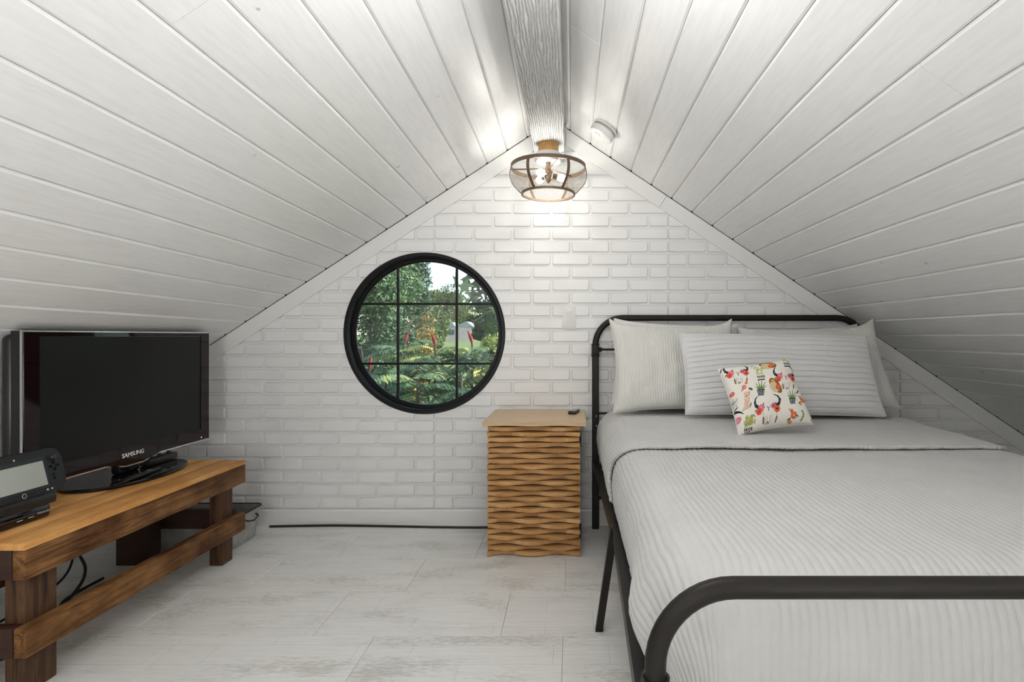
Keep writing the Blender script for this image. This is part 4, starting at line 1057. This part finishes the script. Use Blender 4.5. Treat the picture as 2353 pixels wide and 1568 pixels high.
    def pot(cx, cy):
        for _ in range(22): ell(cx + r.uniform(-75, 75), cy - r.uniform(40, 190), 22, 12, (.33 + r.uniform(0, .2), .42 + r.uniform(0, .1), .16), r.uniform(0, 180))
        for i in range(5): stroke([(cx - 65 + i * 32, cy), (cx - 52 + i * 32, cy + 35)], 10, 8, (.03, .03, .035))
        for i in range(3): ell(cx - 40 + i * 42, cy + 52, 12, 7, (.05, .05, .05))
        stroke([(cx - 58, cy + 80), (cx + 68, cy + 80)], 12, 12, (.035, .04, .05))
    def spray(cx, cy, k=1.0):
        stroke([(cx - 80 * k, cy - 110 * k), (cx - 30 * k, cy - 40 * k)], 5, 7, (.12, .08, .04)); flower(cx + 25 * k, cy, 62 * k, (.72, .16, .06), (.75, .55, .3)); flower(cx - 20 * k, cy - 70 * k, 34 * k, (.72, .20, .10), (.6, .1, .05))
        ell(cx - 60 * k, cy + 60 * k, 40 * k, 13, (.10, .12, .05), -20); ell(cx + 95 * k, cy + 10 * k, 30 * k, 11, (.10, .12, .05), 30); ell(cx - 40 * k, cy + 95 * k, 45 * k, 25 * k, (.60, .26, .08), 20)
    skull(1030, 1110); skull(1415, 550, .95); skull(480, 385, .85)
    cactus(890, 790); cactus(1525, 990, .92); hat(1190, 740, 50); hat(1075, 285, 12, .95)
    boot(610, 910); pot(905, 520); pot(1475, 270); pot(690, 1400); spray(1520, 1290); spray(1725, 1020, .8)
    ell(395, 960, 62, 90, (.70, .71, .67), 10)
    for _ in range(16): ell(395 + r.uniform(-50, 50), 960 + r.uniform(-75, 75), 5, 20, (.20, .28, .18), r.uniform(-50, 50))
    stroke([(430, 1095), (500, 1120), (560, 1160)], 20, 6, CBk); stroke([(1640, 890), (1690, 830)], 12, 9, CBk); flower(365, 785, 36, (.66, .10, .08), (.8, .5, .4)); flower(480, 1240, 55, (.70, .25, .35), (.7, .4, .4))
    for _ in range(30): ell(700 + r.uniform(-110, 100), 1290 + r.uniform(-80, 80), 30, 13, (.28 + r.uniform(0, .2), .36, .12), r.uniform(0, 180))
    for k in range(5): ell(1720 + 22 * math.sin(k), 1220 + k * 36, 26, 20, (.25, .35, .14), 30 * k)
    stroke([(1910, 1340), (1965, 1395)], 14, 8, (.55, .14, .06)); ell(815, 330, 14, 40, (.35, .44, .18), 40); ell(770, 285, 14, 34, (.35, .44, .18), 60)
    stroke([(200, 340), (225, 280)], 9, 6, CBk); stroke([(420, 1060), (460, 1030)], 9, 7, CBk)
    return C
m, t, b = nodemat('printed_cotton'); at = N(t, 'ShaderNodeAttribute', attribute_name='print'); t.links.new(at.outputs['Color'], b.inputs['Base Color']); setin(b, Roughness=.85)
b.inputs['Specular IOR Level'].default_value = .15; bump(t, b, noise(t, coords(t), 300, 3), .2, .001); M_PRINT = m
pillow('printed_pillow', .300, .285, .125, (.763, 2.13, ZP + .158), .50, .155, .0, M_PRINT, 'small cushion printed with horned skulls, cacti and flowers', 260, 260, None, .07, 31, wr=.005, colors=print_colors, flange=.0018)

# ================================================================== OUTDOORS
GZ = -2.9
M_GRASS = plain('meadow_grass', (.13, .17, .05), .9, nscale=1.5, nstr=.3, var=.4)
M_FIELD = plain('dry_yellow_field', (.55, .42, .12), .9, nscale=.8, nstr=.2, var=.25)
gx, gy = np.meshgrid(np.linspace(-120, 90, 70), np.concatenate([np.linspace(3.3, 40, 30), np.linspace(44, 260, 30)]), indexing='ij')
gz = GZ + np.clip((gy - 25) / 110, 0, 1) ** 1.3 * 4.2 + .25 * vnoise(gx * .15, gy * .15, 4)
gd = npobj('ground', np.stack([gx, gy, gz], -1).reshape(-1, 3), grid_faces(*gx.shape, flip=True), M_GRASS); tag(gd, kind='structure')
def quads(cent, nrm, size, asp=.5, seed=0):
    r = np.random.default_rng(seed); n = len(cent); nrm = nrm / (np.linalg.norm(nrm, axis=1, keepdims=True) + 1e-9)
    tv_ = r.normal(size=(n, 3)); tv_ -= nrm * (tv_ * nrm).sum(1, keepdims=True); tv_ /= np.linalg.norm(tv_, axis=1, keepdims=True) + 1e-9
    bt = np.cross(nrm, tv_); s = size * r.uniform(.6, 1.3, (n, 1))
    V = np.stack([cent - tv_ * s, cent - bt * s * asp, cent + tv_ * s, cent + bt * s * asp], 1).reshape(-1, 3)
    return V, np.arange(4 * n).reshape(n, 4)
G1 = leaf_mat('blue_green_leaves', [(0, (.020, .050, .026)), (.5, (.055, .115, .055)), (.9, (.13, .21, .09)), (1, (.30, .38, .14))])
G2 = leaf_mat('olive_leaves', [(0, (.035, .060, .016)), (.5, (.10, .145, .035)), (1, (.26, .28, .07))])
G3 = leaf_mat('orange_reflection_leaves', [(0, (.06, .08, .02)), (.35, (.16, .13, .03)), (.6, (.42, .21, .03)), (1, (.60, .33, .05))])  # orange tones that imitate a reflection in the window glass
G4 = leaf_mat('deep_green_leaves', [(0, (.016, .036, .012)), (.6, (.045, .085, .025)), (1, (.11, .16, .05))])
GS = leaf_mat('sumac_leaves', [(0, (.05, .10, .05)), (.4, (.12, .20, .11)), (.7, (.24, .32, .16)), (1, (.58, .58, .16))], .4)
GM = leaf_mat('maple_leaves', [(0, (.014, .034, .010)), (.6, (.035, .075, .020)), (.9, (.10, .16, .04)), (1, (.30, .33, .08))], .3)
M_BARK = plain('grey_brown_bark', (.10, .075, .055), .9, nscale=12, nstr=.5, var=.3)
def tree(name, x, y, z0, h, rx, ry, mat, nleaf, leaf, label, seed, lobes=14, low=.18, group='trees seen through the round window'):
    r = np.random.default_rng(seed); root = empty(name, (x, y, z0), label, 'tree', group)
    C_, Nn = [], []
    for k in range(lobes):
        a = r.uniform(0, 2 * PI); q = r.uniform(.1, 1) ** .6; hz = r.uniform(low, .92); sc_ = 1 - .55 * max(0, (hz - .5) / .5) ** 1.5
        c_ = np.array([q * rx * .7 * math.cos(a) * sc_, q * ry * .7 * math.sin(a) * sc_, hz * h]); R_ = np.array([rx, ry, h * .30]) * r.uniform(.30, .52)
        n = nleaf // lobes; d = r.normal(size=(n, 3)); d /= np.linalg.norm(d, axis=1, keepdims=True); rad = r.uniform(.35, 1, (n, 1)) ** .5
        C_.append(c_ + d * R_ * rad * (1 + .25 * vnoise(d[:, :1] * 5, d[:, 1:2] * 5, seed + k))); Nn.append(d + r.normal(size=(n, 3)) * .7 + np.array([0, 0, .4]))
    C_ = np.concatenate(C_); Nn = np.concatenate(Nn); V, Fc = quads(C_, Nn, leaf, .42, seed)
    rv = np.repeat(np.clip(r.uniform(0, 1, len(C_)) * .75 + .25 * vnoise(C_[:, 0], C_[:, 2], seed + 5) + .05, 0, 1), 4)
    fo = npobj('foliage', V, Fc, mat, root, smooth=False, attrs={'rnd': ('POINT', 'FLOAT', rv)}); tag(fo, kind='stuff')
    tube('trunk', [(0, 0, -.3), (.05 * h * .3, 0, h * .35), (0, .0, h * .8)], [h * .022, h * .016, h * .006], M_BARK, root, 8)
    for k in range(4): a = k * 1.6 + seed; tube('branch', [(0, 0, h * (.25 + .1 * k)), (rx * .6 * math.cos(a), ry * .6 * math.sin(a), h * (.45 + .11 * k))], [h * .009, h * .003], M_BARK, root, 6)
    return root
def gzat(y): return GZ + max(0, min(1, (y - 25) / 110)) ** 1.3 * 4.2
def X(px, d): return (px - CX) * d / F
tree('willow_tree', X(850, 13), 13, GZ, 6.6, 1.75, 1.8, G1, 42000, .055, 'big blue-green leafy tree filling the left of the round window', 41, 22, .10)
tree('ash_tree', X(928, 19), 19, GZ, 7.4, 1.25, 1.5, G1, 24000, .075, 'tall green tree left of the sky gap in the window', 42, 18, .25)
tree('orange_reflection_tree', X(965, 10.8), 10.8, GZ, 4.55, .40, .4, G3, 1500, .038, 'orange-leaved tree standing in for a reflection in the round window', 43, 9, .68)  # added outside in place of an orange reflection on the panes
tree('olive_tree', X(975, 42), 42, gzat(42), 8.2, 2.0, 2.0, G2, 9000, .16, 'yellow-green tree behind the orange stand-in outside', 44, 14, .2)
tree('distant_tree', X(1045, 132), 132, gzat(132), 12.5, 6.0, 4, G2, 6000, .26, 'far olive tree rising right behind the little house', 45, 12, .2)
tree('distant_tree', X(1128, 70), 70, gzat(70), 5.6, 3.0, 3, G4, 6000, .26, 'dark far tree right of the little house', 46, 12, .1)
tree('distant_tree', X(1020, 150), 150, gzat(150), 12, 7, 6, G2, 6000, .5, 'far tree standing behind the little house', 47, 12, .1)
tree('distant_tree', X(1085, 160), 160, gzat(160), 10, 9, 6, G2, 6000, .5, 'farthest tree on the skyline right of the house', 48, 12, .1)
tree('yellow_tree', X(1135, 30), 30, gzat(30), 5.4, .9, .9, leaf_mat('lime_leaves', [(0, (.16, .22, .05)), (.5, (.36, .42, .10)), (1, (.58, .58, .16))]), 5000, .10, 'sunlit lime-yellow tree at the right rim of the window', 49, 9, .35)
# dry field
bm = bmesh.new(); prism(bm, [(X(1075, 22), 20), (X(1260, 22), 20), (X(1280, 60), 62), (X(1090, 60), 62)], .02, .06, lambda a_, y_, b_: Vector((a_, b_, gzat(b_) + .35 + y_))); fdo = bobj('field', bm, M_FIELD); tag(fdo, 'patch of dry yellow field at the right of the window view', 'field')
# little house
hd = 110; hx = X(1054, hd); hz0 = CZ - (772 - CY) * hd / F - 1.2
hs = empty('house', (hx, hd, hz0), 'small distant pinkish house with pale roof among the trees', 'house')
M_HW = plain('pink_siding', (.52, .42, .39), .8, nscale=3, var=.05); M_HR = plain('pale_roof', (.26, .28, .31), .7, nscale=3, var=.06); M_HG = plain('dark_glass', (.06, .08, .10), .2)
box('wall', (-2.7, 0, 0), (2.7, 5, 3.0), M_HW, hs)
bm = bmesh.new(); prism(bm, [(-3.1, 3.0), (-1.2, 3.95), (-.7, 3.0)], -.25, 5.2); prism(bm, [(-1.0, 3.0), (1.6, 4.15), (3.1, 3.0)], -.15, 5.2); bobj('roof', bm, M_HR, hs)
wf = box('window_frame', (-2.1, -.06, 1.3), (-.85, .02, 2.5), M_HR, hs); box('pane', (-2.0, -.08, 1.4), (-1.52, -.055, 2.4), M_HG, wf); box('pane', (-1.43, -.08, 1.4), (-.95, -.055, 2.4), M_HG, wf)
# sumac shrubs below the window
def frond(r, base, az, el, L, nleaf, V, Fc, RV, tone):
    d0 = np.array([math.cos(az) * math.cos(el), math.sin(az) * math.cos(el), math.sin(el)]); side = np.array([-math.sin(az), math.cos(az), 0.])
    for i in range(nleaf):
        t_ = (i + 1.5) / (nleaf + 1.5); p = base + d0 * L * t_ + np.array([0, 0, -1]) * L * .55 * t_ ** 2
        tan = d0 + np.array([0, 0, -1]) * 1.1 * t_; tan /= np.linalg.norm(tan); up = np.cross(side, tan)
        ll = L * .27 * math.sin(PI * min(.98, .18 + .78 * t_)) + .01; wd = ll * .11
        for s in (-1, 1):
            dr = side * s * .88 + tan * .35 + np.array([0, 0, -1]) * r.uniform(.22, .5); dr /= np.linalg.norm(dr); wv = np.cross(dr, up); wv /= np.linalg.norm(wv) + 1e-9
            b_ = len(V); V += [p, p + dr * ll * .45 + wv * wd, p + dr * ll, p + dr * ll * .45 - wv * wd]; Fc.append((b_, b_ + 1, b_ + 2, b_ + 3)); q = min(1, max(0, tone + r.normal(0, .12))); RV += [q] * 4
M_CONE = plain('red_sumac_cone', (.22, .025, .02), .9, nscale=60, nstr=.6, var=.3)
def sumac(px, py, d, nf, label, seed, cones=0, tone=.45):
    top = P(px, py, d); r = np.random.default_rng(seed); root = empty('sumac_shrub', (top.x, d, GZ), label, 'shrub', 'sumac shrubs below the window')
    V, Fc, RV = [], [], []; H = top.z - GZ
    heads = []
    for k in range(nf // 9 + 1):
        a = r.uniform(0, 2 * PI); q = r.uniform(.1, .62) * (k > 0); hh = H - (.45 * q + r.uniform(0, .40)) * (k > 0); hp = np.array([q * math.cos(a), q * math.sin(a), hh]); heads.append(hp)
        tube('stem', [(0, 0, 0), (hp[0] * .5, hp[1] * .5, hh * .5), tuple(hp)], [.035, .022, .010], M_BARK, root, 6)
        for j in range(13):
            frond(r, hp - np.array([0, 0, r.uniform(0, .35)]), 2 * PI * j / 13 + r.uniform(-.3, .3), r.uniform(.05, .75), r.uniform(.38, .62), 17, V, Fc, RV, tone + r.uniform(-.30, .45))
    fo = npobj('foliage', np.array(V), Fc, GS, root, smooth=False, attrs={'rnd': ('POINT', 'FLOAT', RV)}); tag(fo, kind='stuff')
    heads.sort(key=lambda h_: -h_[2])
    for k in range(cones):
        h_ = heads[k % len(heads)]; tl = r.uniform(-.25, .25)
        tube('seed_cone', [tuple(h_), (h_[0] + tl * .06, h_[1], h_[2] + .06), (h_[0] + tl * .2, h_[1], h_[2] + .13)], [.010, .020, .004], M_CONE, root, 8)
sumac(930, 790, 5.6, 30, 'leafy sumac shrub left of centre with a red seed cone', 61, 1, .5)
sumac(1000, 795, 5.2, 34, 'sumac shrub in the middle with two red seed cones', 62, 2, .55)
sumac(1085, 790, 5.4, 34, 'sumac shrub to the right with one red seed cone', 63, 1, .45)
sumac(850, 850, 5.0, 30, 'low sumac shrub in the lower left of the window', 64, 1, .35)
sumac(960, 870, 4.5, 30, 'nearest sumac shrub at the bottom of the window', 65, 0, .40)
sumac(1060, 865, 4.6, 30, 'sumac shrub at the lower right of the window', 66, 0, .38)
sumac(1140, 860, 5.2, 26, 'outermost sumac shrub near the right rim of the window', 67, 0, .36)
# maple branch reaching in from the right
mp = empty('maple_tree', (-.02, 5.0, GZ), 'maple with large dark leaves hanging at the right of the window', 'tree')
tube('trunk', [(0.1, 0, 0), (.05, 0, 2.5), (.10, 0, 5.6)], [.09, .07, .04], M_BARK, mp, 10)
r = np.random.default_rng(77); V, Fc, RV = [], [], []
lobes = []
for k in range(5):
    a = math.radians(-110 + 55 * k + 90); L = (.62, .88, 1.0, .88, .62)[k]
    lobes += [(a - .26, .42 * L + .10), (a - .10, .82 * L), (a, L), (a + .10, .82 * L), (a + .26, .36 * L + .08)]
lv = [(0, -.12)] + [(q * math.cos(a), q * math.sin(a)) for a, q in lobes]
def mleaf(c_, s, rr_):
    ax = np.array([r.normal(0, .5), r.normal(0, .5), -1.]); ax /= np.linalg.norm(ax); sd_ = np.cross(ax, r.normal(size=3)); sd_ /= np.linalg.norm(sd_)
    b_ = len(V); V.append(c_)
    for (a, q) in lv: V.append(c_ + ax * q * s + sd_ * a * s)
    for i in range(1, len(lv)): Fc.append((b_, b_ + i, b_ + i + 1))
    Fc.append((b_, b_ + len(lv), b_ + 1)); RV.extend([rr_] * (len(lv) + 1))
mo = np.array([-.02, 5.0, GZ])
for (bx0, by0, bx1, by1) in ((1175, 640, 1078, 668), (1180, 690, 1070, 690), (1180, 610, 1085, 640), (1185, 660, 1100, 720), (1180, 780, 1125, 790), (1185, 800, 1130, 815), (1180, 575, 1110, 620), (1185, 720, 1120, 745)):
    p0 = np.array(P(bx0, by0, 4.9)) - mo; p1 = np.array(P(bx1, by1, 4.7)) - mo
    bs = np.array([.06, 0, p0[2] - .35])
    tube('branch', [tuple(bs), tuple((bs + p1) / 2 + np.array([0, 0, .12])), tuple(p1)], [.022, .012, .005], M_BARK, mp, 6)
    for i in range(20):
        q = r.uniform(.30, 1.0); c_ = bs * (1 - q) + p1 * q + np.array([0, 0, .12 * math.sin(PI * q)]) + r.normal(0, 1, 3) * np.array([.045, .12, .055]); mleaf(c_, r.uniform(.075, .125), np.clip(r.beta(2, 3), 0, 1))
fo = npobj('leaves', np.array(V), Fc, GM, mp, smooth=False, attrs={'rnd': ('POINT', 'FLOAT', RV)}); tag(fo, kind='stuff')
